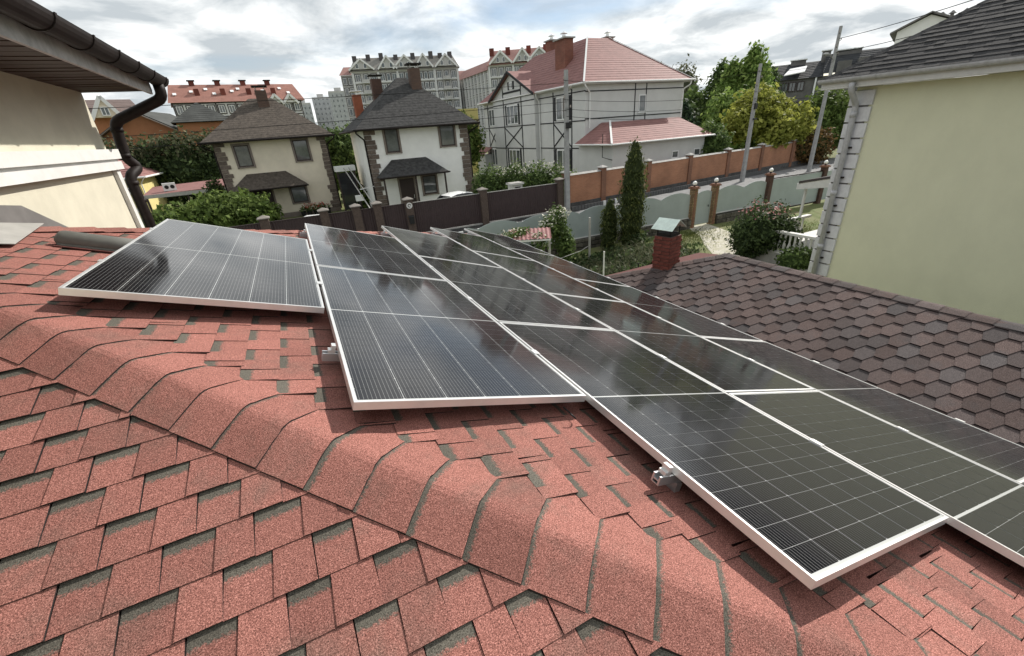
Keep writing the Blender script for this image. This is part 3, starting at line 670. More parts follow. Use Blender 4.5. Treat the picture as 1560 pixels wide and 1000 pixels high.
def plinth(par, x0, x1, zt, y0=-.02):
    MB().box(x0, x1, y0-.12, y0+.2, -.3, zt).build('plinth_core', STM, par)
    rr = random.Random(int(x0*10)); x = x0; 
    z = -.28
    while z < zt-.05:
        h_ = min(rr.uniform(.16, .26), zt-z); x = x0
        while x < x1-.05:
            w_ = min(rr.uniform(.2, .46), x1-x); j = lambda: rr.uniform(-.025, .025)
            a, b_, c, d = x+.012, x+w_-.012, z+.01, z+h_-.01; yb = y0-.12; yf = y0-.12-rr.uniform(.03, .06)
            pts = [(a+j(), yf, c+j()*.6+.02), (b_+j(), yf, c+j()*.6+.02), (b_+j(), yf, d+j()*.6-.02), (a+j(), yf, d+j()*.6-.02), (a, yb, c), (b_, yb, c), (b_, yb, d), (a, yb, d)]
            MB().add(pts, [(0, 1, 2, 3), (0, 4, 5, 1), (1, 5, 6, 2), (2, 6, 7, 3), (3, 7, 4, 0)]).build('plinth_stone', STN, par)
            x += w_
        z += h_
for x0, x1, ph in ((0, 3.8, .4), (3.8, 7.6, 3.2), (7.6, 11.25, 7.6), (12.95, 16.4, 12.9)):
    wave(x0+.02, x1-.02, .52, 1.62, ph, 1.85, .22).build('wavy_sheet', GSH, wf); MB().box(x0, x1, -.03, .05, .48, .52).build('sheet_rail', WHITE, wf)
    plinth(wf, x0, x1, .48)
wave(16.75, 20.8, .15, 1.72, 14, 60, .05).build('plain_sheet', GSH, wf); MB().box(16.7, 20.9, -.03, .03, 1.74, 1.79).build('sheet_rail', DARKG, wf); MB().box(16.7, 20.9, -.03, .03, .08, .14).build('sheet_rail', DARKG, wf)
wave(20.85, 24.5, .15, 1.72, 14, 60, .05).build('plain_sheet', GSH, wf)
gt_ = thing('garden_gate', 'narrow grey green garden gate between two yellow brick posts', 'gate', (5.5+11.56*math.cos(FA), 15.35+11.56*math.sin(FA), 0), FA)
wave(0, 1.0, .1, 1.62, .1, 1.0, .12).build('leaf', GSH, gt_); MB().tube([(.85, -.05, .9), (.85, -.05, 1.0)], .02, 8).build('handle', BLK, gt_); MB().box(-.02, .02, -.02, .04, .1, 1.6).box(.98, 1.02, -.02, .04, .1, 1.6).build('gate_frame', GSH, gt_)
DKP = brickmat('dark_post_brick', (.10, .05, .035), (.08, .04, .03), (.07, .05, .04), 1, axis='xy')
GLOBE = mat('globe_white', (.85, .85, .82), .3, .5)
def lamp_post(xl, lab, dark=False, h=1.85, w_=.13):
    r = thing('lamp_post', lab, 'gate post', (5.5+xl*math.cos(FA), 15.35+xl*math.sin(FA), 0), FA, 'brick posts with globe lamps')
    MB().box(-w_, w_, -w_, w_, 0, h).build('pillar', DKP if dark else YB, r)
    if not dark: MB().box(-.05, .05, -w_-.012, -w_, 0, h-.1).build('pilaster', DKB, r)
    MB().box(-w_-.06, w_+.06, -w_-.06, w_+.06, h, h+.06).box(-w_-.02, w_+.02, -w_-.02, w_+.02, h+.06, h+.1).build('cap', DKB, r)
    gl = MB().tube([(0, 0, h+.1), (0, 0, h+.16)], .05, 10).build('lamp_base', BLK, r)
    MB().ball((0, 0, h+.25), .10, 16).build('lamp_globe', GLOBE, r, True)
lamp_post(11.42, 'yellow brick gate post with white globe lamp, left of the gate')
lamp_post(12.78, 'yellow brick gate post with white globe lamp, right of the gate')
lamp_post(16.55, 'dark brick post with white globe lamp at the fence corner', True, 1.95)
lamp_post(20.85, 'dark brick post with globe lamp half hidden behind the porch roof', True, 1.95)
# utility poles and wires
POLE = mat('pole_concrete', (.30, .30, .295), .9, var=.15, vscale=3)
INS = mat('insulator', (.30, .26, .22), .4)
poles = []
for (x, y, h, lab, arm) in ((14.25, 21.7, 7.6, 'grey concrete utility pole at the end of the maroon fence', 1), (31.75, 23.3, 8.0, 'grey concrete utility pole in front of the brick fence', 2), (39.5, 22.85, 10.3, 'tall grey utility pole with a street lamp arm behind the green house roof', 3)):
    r = thing('utility_pole', lab, 'utility pole', (x, y, 0), 0, 'utility poles along the street')
    MB().add([(-.14, -.12, 0), (.14, -.12, 0), (.14, .12, 0), (-.14, .12, 0), (-.085, -.075, h), (.085, -.075, h), (.085, .075, h), (-.085, .075, h)], [(0, 1, 5, 4), (1, 2, 6, 5), (2, 3, 7, 6), (3, 0, 4, 7), (4, 5, 6, 7)]).build('mast', POLE, r)
    for k in range(4):
        z = h-.5-k*.45; s_ = 1 if k % 2 else -1
        MB().tube([(s_*.08, -.1, z), (s_*.2, -.1, z), (s_*.2, -.1, z+.1)], .015, 6).build('hook', BLK, r); MB().tube([(s_*.2, -.1, z+.08), (s_*.2, -.1, z+.2)], [.045, .03], 8).build('insulator', INS, r)
    if arm == 1: MB().box(-.13, .13, -.26, -.1, 4.8, 5.1).build('junction_box', BLK, r)
    if arm == 2: MB().box(-.13, .13, -.2, -.1, 5.1, 5.5).box(-.05, .3, -.2, -.1, 4.4, 4.5).build('junction_box', BLK, r)
    if arm == 3:
        MB().tube([(0, 0, h-2.2), (-1.0, -.3, h-1.9), (-1.6, -.4, h-1.85)], .03, 8).build('lamp_arm', POLE, r); MB().ball((-1.85, -.45, h-1.87), (.38, .16, .1), 12).build('lamp_head', POLE, r, True)
WIRE = mat('wire_matt', (.02, .02, .02), 1.0, 0.0)
def wire(a, b_, sag, lab, r=.011):
    a = Vector(a); b_ = Vector(b_); P = [a.lerp(b_, t)-Vector((0, 0, sag*4*t*(1-t))) for t in np.linspace(0, 1, 22)]
    MB().tube(P, r, 5, cap=False).build('overhead_wire', WIRE, None, label=lab, cat='wire', group='overhead wires')
wire((14.1, 21.6, 7.1), (31.6, 23.2, 7.5), .35, 'upper overhead wire between the first and second utility poles')
for k, z in enumerate((6.2, 5.75, 5.4)):
    wire((14.2, 21.6, z), (31.7, 23.2, z+.05), .3+.1*k, ('upper', 'middle', 'lowest')[k]+' of three lower wires between the first two utility poles')
wire((14.1, 21.6, 7.0), (-40, 19.4, 7.2), .55, 'upper overhead wire running left from the first pole past the house roofs')
for k, z in enumerate((6.1, 5.7)):
    wire((14.2, 21.6, z), (-40, 19.5, z+.05), .5, ('upper', 'lower')[k]+' of two thin wires crossing the white house facade')
wire((31.7, 23.2, 7.5), (39.4, 22.8, 8.0), .2, 'overhead wire between the second and the tall pole')
wire((31.7, 23.2, 5.6), (70, 24.0, 6.8), .3, 'low overhead wire passing behind the green house roof')
wire((39.5, 22.8, 9.5), (24.5, 3.0, 9.4), .3, 'pale service wire dropping from the tall pole to the dark roof, upper', .02)
wire((39.5, 22.8, 8.6), (24.5, 4.5, 8.4), .3, 'pale service wire dropping from the tall pole to the dark roof, lower', .02)
# ================================================================== houses across the street
FRB = mat('frame_brown', (.035, .022, .018), .5, .4); GLS = mat('window_glass', (.07, .08, .082), .05, .9, col2=(.13, .14, .14), vscale=1.3); TRB = mat('trim_taupe', (.21, .175, .15), .85, var=.1); FRW = mat('frame_white', (.75, .75, .74), .5)
CUR = mat('curtain', (.22, .24, .22), .9)
def window(par, x, z, w_, h_, y=0.0, frame=FRB, trim=None, mull=0, tw=.12, curtain=False):
    """window in a wall facing -y; frame is the part, pane/trim/sill its sub-parts"""
    g = MB(); t = .07
    g.box(x, x+t, y-.04, y+.02, z, z+h_); g.box(x+w_-t, x+w_, y-.04, y+.02, z, z+h_); g.box(x+t, x+w_-t, y-.04, y+.02, z, z+t); g.box(x+t, x+w_-t, y-.04, y+.02, z+h_-t, z+h_)
    for k in range(mull):
        xx = x+w_*(k+1)/(mull+1); g.box(xx-t*.5, xx+t*.5, y-.045, y+.015, z+t, z+h_-t)
    f = g.build('window', frame, par)
    MB().box(x+t*.5, x+w_-t*.5, y-.012, y-.004, z+t*.5, z+h_-t*.5).build('pane', GLS, f)
    if trim:
        g = MB(); g.box(x-tw, x-.002, y-.05, y+.03, z-.1, z+h_+tw); g.box(x+w_+.002, x+w_+tw, y-.05, y+.03, z-.1, z+h_+tw); g.box(x-.002, x+w_+.002, y-.05, y+.03, z+h_+.002, z+h_+tw); g.build('surround', trim, f)
    MB().box(x-.1, x+w_+.1, y-.10, y+.02, z-.07, z-.004).build('sill', trim or frame, f)
    return f
def rows(face, step, lift, name, m, par):
    """roof face as overlapping rows; face = eave-left, eave-right, ridge-right, ridge-left"""
    a, b_, c, d = [Vector(p) for p in face]; ex = (b_-a).normalized(); nrm = (b_-a).cross(d-a if (d-a).length > .01 else c-a).normalized(); ey = nrm.cross(ex)
    poly = [((p-a).dot(ex), (p-a).dot(ey)) for p in (a, b_, c, d)]
    if (c-d).length < .01: poly = poly[:3]
    H_ = max(p[1] for p in poly); n = max(1, int(round(H_/step))); g = MB()
    for k in range(n):
        q0 = H_*k/n; q1 = H_*(k+1)/n; pl = clip(clip(poly, 0, -1, -q0), 0, 1, q1)
        if len(pl) < 3: continue
        top = [a+ex*x+ey*q+nrm*(lift*(1-(q-q0)/(q1-q0))+.003) for x, q in pl]; m_ = len(top)
        g.add(top+[p-nrm*(lift+.02) for p in top], [tuple(range(m_))]+[(i, m_+i, m_+(i+1) % m_, (i+1) % m_) for i in range(m_)])
    return g.build(name, m, par)
def hip_roof(par, x0, x1, y0, y1, ze, zr, rx0, rx1, ry0, ry1, m, step=.3, lift=.03, name='roof_slope'):
    c = [(x0, y0, ze), (x1, y0, ze), (x1, y1, ze), (x0, y1, ze)]; r = [(rx0, ry0, zr), (rx1, ry0, zr), (rx1, ry1, zr), (rx0, ry1, zr)]
    out = []
    for i in range(4):
        j = (i+1) % 4; ra, rb = r[i], r[j]
        out.append(rows([c[i], c[j], rb, ra], step, lift, name, m, par))
    return out
STQ = mat('quoin_stone', (.145, .115, .095), .95, var=.25, vscale=9, rand=.2)
def stone_corner(par, x, y, dirx, z1, n=19):
    rr = random.Random(int(x*100)+int(y)); h_ = z1/n
    for k in range(n):
        w_ = rr.choice((.42, .62))+rr.uniform(-.06, .06); a, b_ = (x-.03, x+w_) if dirx > 0 else (x-w_, x+.03)
        MB().box(a, b_, y-.045, y+.4, k*h_+.012, (k+1)*h_-.012).build('corner_stone', STQ, par)
def twin_house(name_label, x0, x1, Y, dep_, wallm, roofm, zE, apex, ridge, chim, win, canopy, door, cwin, stand=True, grp=None):
    W_ = x1-x0; r = thing('two_storey_house', name_label, 'house', (x0, Y, 0), 0)
    MB().box(0, W_, 0, dep_, 0, zE).build('wall', wallm, r)
    MB().box(-.02, W_+.02, -.02, dep_, 0, .35).build('plinth', TRB, r)
    hip_roof(r, -.65, W_+.65, -.65, dep_+.65, zE+.0, apex, ridge[0]-x0, ridge[1]-x0, dep_*.5-.4, dep_*.5+.4, roofm, .25, .006)
    MB().box(-.6, W_+.6, -.6, dep_+.6, zE-.04, zE-.002).build('soffit', SOFF, r)
    g = MB(); g.tube([(-.72, -.70, zE-.02), (W_+.72, -.70, zE-.02)], .07, 8); g.tube([(W_+.70, -.72, zE-.02), (W_+.70, dep_+.7, zE-.02)], .07, 8); g.tube([(-.70, -.72, zE-.02), (-.70, dep_+.7, zE-.02)], .07, 8); g.build('gutter', DARKG, r)
    MB().tube(smooth_path([(W_+.62, -.66, zE-.05), (W_+.62, -.66, zE-.2), (W_+.08, .0, zE-.6), (W_+.08, .0, .2)], .1), .05, 8).build('downpipe', DARKG, r)
    MB().tube(smooth_path([(-.62, -.66, zE-.05), (-.62, -.66, zE-.2), (-.09, .1, zE-.6), (-.09, .1, .2)], .1), .05, 8).build('downpipe', DARKG, r)
    stone_corner(r, 0, 0, 1, zE-.05); stone_corner(r, W_, 0, -1, zE-.05)
    for (a, z, w_, h_) in win: window(r, a-x0, z, w_, h_, trim=TRB)
    # canopy
    a, b_, z0, z1, out = canopy; a -= x0; b_ -= x0
    cn = hip_roof(r, a, b_, -out, .3, z0, z1, a+out*.95, b_-out*.95, -.02, .3, roofm, .25, .006, 'canopy_slope')
    MB().box(a+.04, b_-.04, -out+.04, 0, z0-.09, z0-.004).build('canopy_soffit', SOFF, r); MB().tube([(a-.05, -out-.04, z0-.02), (b_+.05, -out-.04, z0-.02)], .05, 8).build('canopy_gutter', DARKG, r)
    for xx in ((a+.25, (a+b_)/2, b_-.3) if stand else ()): MB().box(xx-.05, xx+.05, -out+.1, -out+.2, 0, z0-.08).build('canopy_post', FRB, r)
    d0, d1, dz = door; d = MB().box(d0-x0, d1-x0, -.05, .03, .1, dz).build('door', FRB, r); MB().tube([(d1-x0-.12, -.1, 1.0), (d1-x0-.12, -.1, 1.25)], .015, 6).build('handle', ALU, d); MB().box(d0-x0-.12, d1-x0+.12, -.04, -.0, .1, dz+.1).build('door_surround', TRB, r)
    window(r, cwin[0]-x0, cwin[1], cwin[2], cwin[3], trim=TRB)
    cx_, cyy, cb, ct, cw_ = chim; cx_ -= x0; cyy -= Y
    c = MB().box(cx_-cw_/2, cx_+cw_/2, cyy-.3, cyy+.3, cb, ct).build('chimney', brickmat('chimney_brick', (.12, .07, .05), (.09, .055, .042), (.08, .06, .05), 1, axis='xy'), r)
    g = MB()
    for s_ in (-1, 1): 
        for t_ in (-1, 1): g.box(cx_+s_*cw_*.38-.03, cx_+s_*cw_*.38+.03, cyy+t_*.22-.03, cyy+t_*.22+.03, ct, ct+.22)
    g.build('cap_legs', CONC, c); MB().box(cx_-cw_/2-.14, cx_+cw_/2+.14, cyy-.42, cyy+.42, ct+.22, ct+.30).build('chimney_cap', SOOT_BLACK, c)
    return r
BEIGE = mat('beige_render', (.70, .625, .50), .92, var=.07, vscale=.8, bump=.2, bscale=60); OFFW = mat('white_render', (.80, .795, .76), .92, var=.05, vscale=.8, bump=.2, bscale=60)
RB = mat('roof_brownish', (.080, .066, .054), .95, var=.3, vscale=5, bump=.6, bscale=25); RG = mat('roof_charcoal', (.048, .047, .046), .95, var=.35, vscale=5, bump=.6, bscale=25)
h1 = twin_house('beige two storey house with brown shingle roof and stone corners', -4.29, 2.85, 37, 8.0, BEIGE, RB, 5.48, 8.3, (-1.5, .05), (-.55, 39.9, 6.6, 8.75, .75), ((-3.15, 3.8, .92, 1.4), (.62, 3.88, .98, 1.4)), (-4.1, .9, 2.3, 3.3, 1.3), (-2.85, -1.6, 2.2), (-.35, 1.0, 1.05, 1.15), False)
h2 = twin_house('white two storey house with charcoal shingle roof and stone corners', 4.87, 11.95, 31, 7.0, OFFW, RG, 5.55, 8.75, (8.3, 8.9), (9.35, 33.4, 7.2, 9.2, .72), ((6.1, 4.08, .88, 1.45), (9.9, 4.2, 1.05, 1.42)), (5.1, 9.85, 2.62, 3.62, 1.25), (6.55, 7.55, 2.35), (8.2, 1.15, .98, 1.25))
c = MB().box(-.3, .3, -.3, .3, 6.6, 8.9).build('chimney', mat('orange_chimney', (.30, .10, .055), .9, var=.1), h2, loc=(.85, 5.8, -.9)); MB().box(-.4, .4, -.4, .4, 9.1, 9.16).build('chimney_cap', ALU, c)
c = MB().box(-.35, .35, -.3, .3, 6.6, 9.2).build('chimney', DKP, h2, loc=(2.2, 4.6, -.35)); MB().box(-.48, .48, -.4, .4, 9.4, 9.46).build('chimney_cap', SOOT_BLACK, c)
# big grey half-timbered house with red roof
GREYW = mat('grey_render', (.58, .58, .565), .92, var=.05, vscale=.7, bump=.2, bscale=60); TIM = mat('dark_band', (.028, .028, .03), .8)
RTILE = mat('red_metal_tile', (.235, .118, .107), .75, .3, var=.12, vscale=2.0)
WTR = mat('white_metal', (.72, .72, .70), .5)
X3, Y3 = 22.15, 31.0; W3, D3, Z3 = 10.4, 20.2, 7.75
h3 = thing('half_timbered_house', 'large grey house with dark timber bands and red tiled roof', 'house', (X3, Y3, 0))
MB().box(0, W3, 0, D3, 0, Z3).build('wall', GREYW, h3)
hip_roof(h3, -.55, W3+.55, -.55, D3+.5, Z3+.08, 11.75, 4.0, 6.4, 5.4, D3-5.4, RTILE, .36, .016)
g = MB(); g.beam((-.55, -.55, Z3+.13), (4.0, 5.4, 11.82), .14, .05); g.beam((W3+.55, -.55, Z3+.13), (6.4, 5.4, 11.82), .14, .05); g.build('hip_strip', WTR, h3)
g = MB(); g.tube([(-.6, -.6, Z3+.05), (W3+.6, -.6, Z3+.05)], .07, 8); g.tube([(-.6, -.6, Z3+.05), (-.6, D3+.5, Z3+.05)], .07, 8); g.build('gutter', WTR, h3)
MB().box(-.5, W3+.5, -.5, D3+.45, Z3-.06, Z3+.02).build('soffit', GREYW, h3)
def band_f(x0, x1, z, t=.075): MB().box(x0, x1, -.035, .02, z-t/2, z+t/2).build('timber_band', TIM, h3)
def band_l(y0, y1, z, t=.08, x=0): MB().box(x-.035, x+.02, y0, y1, z-t/2, z+t/2).build('timber_band', TIM, h3)
for z in (7.25, 5.3): band_f(-.035, W3, z)
for x in (5.0, 6.2): MB().box(x-.04, x+.04, -.032, .02, 4.2, 7.7).build('timber_post', TIM, h3)
for z in (7.3, 5.2, 3.12, .6): band_l(0, D3, z)
# left bay (projects): gable
GB0, GB1 = 7.3, 16.5
MB().box(-.5, .05, GB0, GB1, 0, 7.9).build('bay_wall', GREYW, h3)
MB().prism([(-.5, GB0, 7.9), (-.5, GB1, 7.9), (-.5, (GB0+GB1)/2, 9.9)], (.5, 0, 0)).build('gable_wall', GREYW, h3)
gm = (GB0+GB1)/2
for (ya, yb) in ((GB0-.45, gm), (GB1+.45, gm)):
    a = Vector((-.85, ya, 7.72)); b_ = Vector((-.85, yb, 10.02)); c_ = Vector((3.4, yb, 10.02)); d_ = Vector((3.4 if False else .6, ya, 7.72))
    f4 = [a, Vector((.9, ya, 7.72)), Vector((3.0, yb, 10.02)), b_] if ya > yb else [Vector((.9, ya, 7.72)), a, b_, Vector((3.0, yb, 10.02))]
    MB().prism([a, Vector((.9, ya, 7.72)), Vector((3.0, yb, 10.02)), b_], (0, 0, .07)).build('gable_slope', RTILE, h3)
    g = MB(); g.beam(a+Vector((-.03, 0, .0)), b_+Vector((-.03, 0, .0)), .06, .22); g.build('barge_board', TIM, h3)
for z in (7.3, 5.2, 3.12): band_l(GB0, GB1, z, x=-.5)
band_l(gm-2.0, gm+2.0, 8.3, x=-.5, t=.18)
for y in (gm-2.0, gm+2.0): MB().box(-.535, -.49, y-.07, y+.07, .5, 8.9).build('timber_post', TIM, h3)
def win_l(y0, y1, z, h_, x, mull=1):
    g = MB(); t = .09
    g.box(x-.05, x+.02, y0, y0+t, z, z+h_); g.box(x-.05, x+.02, y1-t, y1, z, z+h_); g.box(x-.05, x+.02, y0+t, y1-t, z, z+t); g.box(x-.05, x+.02, y0+t, y1-t, z+h_-t, z+h_)
    for k in range(mull):
        yy = y0+(y1-y0)*(k+1)/(mull+1); g.box(x-.055, x+.015, yy-t*.6, yy+t*.6, z+t, z+h_-t)
    f = g.build('window', FRW, h3); MB().box(x-.012, x-.004, y0+.03, y1-.03, z+.03, z+h_-.03).build('pane', GLS, f)
    for ya in (y0-.32, y1+.02): MB().box(x-.06, x-.002, ya, ya+.3, z-.05, z+h_+.05).build('shutter', TIM, f)
    return f
for z, h_ in ((5.38, 1.75), (1.15, 1.85)):
    win_l(gm-1.25, gm+1.25, z, h_, -.5, 2); win_l(17.3, 18.9, z, h_, 0, 1); win_l(2.3, 4.3, z, h_, 0, 1)
win_l(gm-.35, gm+.35, 8.55, .6, -.5, 1)
def xbrace(ya, yb, x):
    g = MB(); g.beam((x-.015, ya, 3.2), (x-.015, yb, 5.12), .10, .06, up=(1, 0, 0)); g.build('timber_brace', TIM, h3)
    g = MB(); g.beam((x-.022, yb, 3.2), (x-.022, ya, 5.12), .10, .06, up=(1, 0, 0)); g.build('timber_brace', TIM, h3)
xbrace(gm-2.0, gm+2.0, -.5); xbrace(16.9, 19.2, 0); xbrace(1.9, 4.8, 0)
for y in (1.9, 4.8, 16.9, 19.2): MB().box(-.033, .02, y-.06, y+.06, .5, 7.6).build('timber_post', TIM, h3)
window(h3, 5.45, 5.55, .75, 1.3, 0, FRW)
for p in ([(-.5, -.55, Z3), (-.3, -.55, Z3-.3), (.35, -.12, Z3-.6), (.35, -.12, 4.6)], [(W3+.3, -.55, Z3), (W3+.3, -.5, Z3-.3), (W3-.1, -.12, Z3-.6), (W3-.1, -.12, 1)], [(-.55, GB0-.4, Z3), (-.55, GB0-.4, Z3-.3), (-.12, GB0-.2, Z3-.7), (-.12, GB0-.2, .4)]):
    MB().tube(smooth_path(p, .12), .055, 8).build('downpipe', WTR, h3)
OCH = brickmat('red_chimney_brick', (.24, .085, .055), (.19, .065, .042), (.16, .10, .08), 1, axis='xy')
for (x, y, z0, z1, a, b_) in ((1.7, 5.6, 8.6, 11.6, .42, .8), (4.4, 12.0, 10.8, 12.6, .42, .5), (8.6, 8.5, 9, 12.3, .42, .42)):
    c = MB().box(x-a, x+a, y-b_, y+b_, z0, z1).build('chimney', OCH, h3); MB().box(x-a-.14, x+a+.14, y-b_-.14, y+b_+.14, z1, z1+.1).build('chimney_crown', CONC, c)
    MB().tube([(x, y, z1+.1), (x, y, z1+.35)], .16, 10).tube([(x, y, z1+.45), (x, y, z1+.62)], [.34, .03], 10).build('cowl', ALU, c)
# annex with red roof
MB().box(-.6, 8.8, -4.3, 0, 0, 3.45).build('annex_wall', GREYW, h3)
hip_roof(h3, -1.1, 9.3, -4.8, -.02, 3.5, 4.95, 1.6, 9.0, -1.1, -.04, RTILE, .36, .014, 'annex_slope')
g = MB(); g.tube([(-1.15, -4.85, 3.47), (9.3, -4.85, 3.47)], .06, 8); g.tube([(-1.15, -4.85, 3.47), (-1.15, 0, 3.47)], .06, 8); g.beam((-1.1, -4.8, 3.55), (1.6, -1.1, 5.05), .14, .05); g.build('annex_gutter', WTR, h3)
for x in (1.6, 5.3, 7.7): window(h3, x, 2.0, .7, .55, -4.3, FRW)
MB().tube([(-1.0, -3.6, 4.2), (-1.0, -3.6, 2.6), (-.7, -4.4, 2.4)], .03, 6).build('service_bracket', BLK, h3)
MB().box(-.9, 0, D3-1.2, D3+1.2, 0, 2.4).build('side_porch', GREYW, h3); MB().prism([(-1.2, D3-1.5, 2.4), (0, D3-1.5, 3.1), (0, D3+1.4, 3.1), (-1.2, D3+1.4, 2.4)], (0, 0, .06)).build('side_porch_roof', RTILE, h3)
# ================================================================== small things by the houses
CARW = mat('car_white', (.78, .78, .77), .25, .5); CARG = mat('car_glass', (.02, .022, .025), .08, .6); TYR = mat('tyre', (.02, .02, .02), .8)
def car(lab, x, y, rz):
    r = thing('parked_car', lab, 'car', (x, y, 0), rz, 'cars behind the maroon fence')
    secs = [(-2.1, .45, .75, .72), (-1.95, .38, .95, .84), (-1.2, .32, 1.0, .87), (0, .3, 1.0, .88), (1.2, .32, 1.0, .87), (1.95, .38, .88, .82), (2.15, .45, .7, .66)]
    pts = []; 
    for (sx, zb, zt, hw_) in secs: pts += [(sx, -hw_, zb), (sx, -hw_, (zb+zt)/2+.1), (sx, -hw_*.93, zt), (sx, hw_*.93, zt), (sx, hw_, (zb+zt)/2+.1), (sx, hw_, zb)]
    f = [(i*6+k, i*6+(k+1) % 6, (i+1)*6+(k+1) % 6, (i+1)*6+k) for i in range(len(secs)-1) for k in range(6)]+[tuple(range(6))[::-1], tuple(range(36, 42))]
    MB().add(pts, f).build('body', CARW, r, True)
    secs = [(-1.7, .97, .80), (-1.15, 1.38, .66), (-.6, 1.48, .62), (.2, 1.48, .62), (.6, 1.40, .64), (1.2, .98, .80)]
    pts = []
    for (sx, zt, hw_) in secs: pts += [(sx, -.82, .95), (sx, -hw_, zt-.04), (sx, -hw_*.8, zt), (sx, hw_*.8, zt), (sx, hw_, zt-.04), (sx, .82, .95)]
    MB().add(pts, [(i*6+k, i*6+k+1, (i+1)*6+k+1, (i+1)*6+k) for i in range(5) for k in (0, 4)]).build('side_glass', CARG, r, True)
    MB().add(pts, [(i*6+k, i*6+k+1, (i+1)*6+k+1, (i+1)*6+k) for i in (0, 4) for k in (1, 2, 3)]).build('windscreens', CARG, r, True)
    MB().add(pts, [(i*6+k, i*6+k+1, (i+1)*6+k+1, (i+1)*6+k) for i in (1, 2, 3) for k in (1, 2, 3)]).build('car_roof', CARW, r, True)
    for sx in (-1.3, 1.3):
        for sy in (-.8, .8):
            wl = MB().tube([(sx, sy-.1, .31), (sx, sy+.1, .31)], .31, 16).build('wheel', TYR, r); MB().tube([(sx, sy*1.14-.02, .31), (sx, sy*1.14+.02, .31)], .18, 12).build('rim', ALU, wl)
car('white car roof showing above the fence in front of the white house', 9.6, 27.4, .25)
car('white car roof behind the fence in front of the beige house', .6, 25.6, 1.2)
wl = thing('well_house', 'small white box with dark opening and lid beside the hedge', 'well', (12.7, 25.4, 0))
MB().box(-.38, .38, -.3, .3, 0, 1.75).build('body', WHITE, wl); MB().box(-.46, .46, -.4, .4, 1.75, 1.83).build('lid', WHITE, wl); MB().box(-.16, .22, -.33, -.302, 1.3, 1.62).build('opening', SOOT_BLACK, wl)  # opening is a dark plate, the shade inside put into its colour
MB().box(-.46, .46, -.4, .4, 1.83, 1.86).build('lid_top', CONC, wl)
# white lean-to stair between the two houses
st = thing('lean_to_frame', 'white slanting frame with glazed lean-to between the beige and white houses', 'lean-to', (3.6, 27.0, 0))
for x in (0, .35): MB().beam((x+.25, 0, .9), (x-.1, 7.6, 3.2),   .05, .06).build('slanting_beam', GREYL, st)
MB().box(-.7, .7, 7.6, 8.6, 3.0, 3.35).build('canopy_box', WTR, st)
for x in (-.6, .6): MB().box(x-.05, x+.05, 7.7, 7.8, 0, 3.0).build('post', FRB, st)
MB().box(-.55, .55, 7.72, 7.76, .3, 2.9).build('glazing', CARG, st); MB().beam((.2, 3.4, 2.05), (1.2, 3.9, 2.1), .05, .05).build('cross_rail', WTR, st); MB().box(-.2, .25, 3.2, 3.5, 1.35, 1.7).build('meter_box', WTR, st)
# pots by the beige house, AC units
pt = thing('flower_pots', 'row of dark pots with red flowers below the beige house window', 'flower pots', (.1, 36.4, 0))
for i in range(5):
    p = MB().tube([(i*.45, 0, 0), (i*.45, 0, .4)], [.13, .18], 10).build('pot', BLK, pt)
# pink canopy with posts near the roof edge
PNK = mat('pink_sheet', (.24, .11, .105), .7, .3, var=.15, vscale=4)
pc = thing('garden_canopy', 'small pink corrugated canopy roof among flowering shrubs below the panels', 'canopy', (6.95, 13.0, 0), -.5)
g = corr(1.5, 0, 1.1, .14, .025); g.v = [(x-.75, -.55+z, 1.55+y+.12*z) for x, y, z in g.v]; g.build('roof_sheet', PNK, pc)
for x in (-.68, .68):
    for y in (-.5, .5): MB().box(x-.03, x+.03, y-.03, y+.03, 0, 1.53).build('post', GREYL, pc)
MB().beam((-.72, -.52, 1.51), (.72, -.52, 1.51), .05, .05).build('rail', WTR, pc)
ps = thing('steel_post', 'thin grey steel post with mesh wire before the stone plinth', 'post', (9.75, 13.3, 0))
MB().tube([(0, 0, 0), (0, 0, 1.75)], .045, 10).build('shaft', GREYL, ps); MB().tube([(0, -.05, .7), (-.5, -.1, .55), (-1.6, -.2, .45)], .012, 6).build('brace_wire', GREYL, ps)
for (x, y, h_, lab) in ((8.35, 10.6, 1.25, 'short thin white pipe left of the brick chimney'), (8.9, 9.6, 1.0, 'dark forked garden stake beside the brick chimney')):
    q_ = thing('garden_stake', lab, 'stake', (x, y, 0)); MB().tube([(0, 0, 0), (0, 0, h_)], .025, 8).build('shaft', WTR if 'white' in lab else BLK, q_)
# ================================================================== far buildings
def frame_at(az, d): a = math.radians(az); return (math.sin(a)*d, math.cos(a)*d, 0), -a
WMESH = {}
def wmesh(w_, h_, fm, sm, mull=1):
    key = (round(w_, 2), round(h_, 2), fm.name, sm.name if sm else '', mull)
    if key not in WMESH:
        g = MB(); t = .12
        if sm: g.box(-w_/2-.22, w_/2+.22, -.06, .02, -h_/2-.22, h_/2+.22, 2)
        g.box(-w_/2, w_/2, -.10, 0, -h_/2, h_/2, 1)
        for x0, x1, z0, z1 in [(-w_/2, -w_/2+t, -h_/2, h_/2), (w_/2-t, w_/2, -h_/2, h_/2), (-w_/2+t, w_/2-t, -h_/2, -h_/2+t), (-w_/2+t, w_/2-t, h_/2-t, h_/2)]+[(-w_/2+w_*(k+1)/(mull+1)-t*.4, -w_/2+w_*(k+1)/(mull+1)+t*.4, -h_/2+t, h_/2-t) for k in range(mull)]:
            g.box(x0, x1, -.14, -.02, z0, z1, 0)
        WMESH[key] = g.mesh('window', [fm, GLS, sm or fm])
    return WMESH[key]
APW = mat('apartment_white', (.64, .64, .63), .9, var=.06, vscale=.3); APG = mat('apartment_grey', (.46, .455, .44), .9, var=.08, vscale=.3)
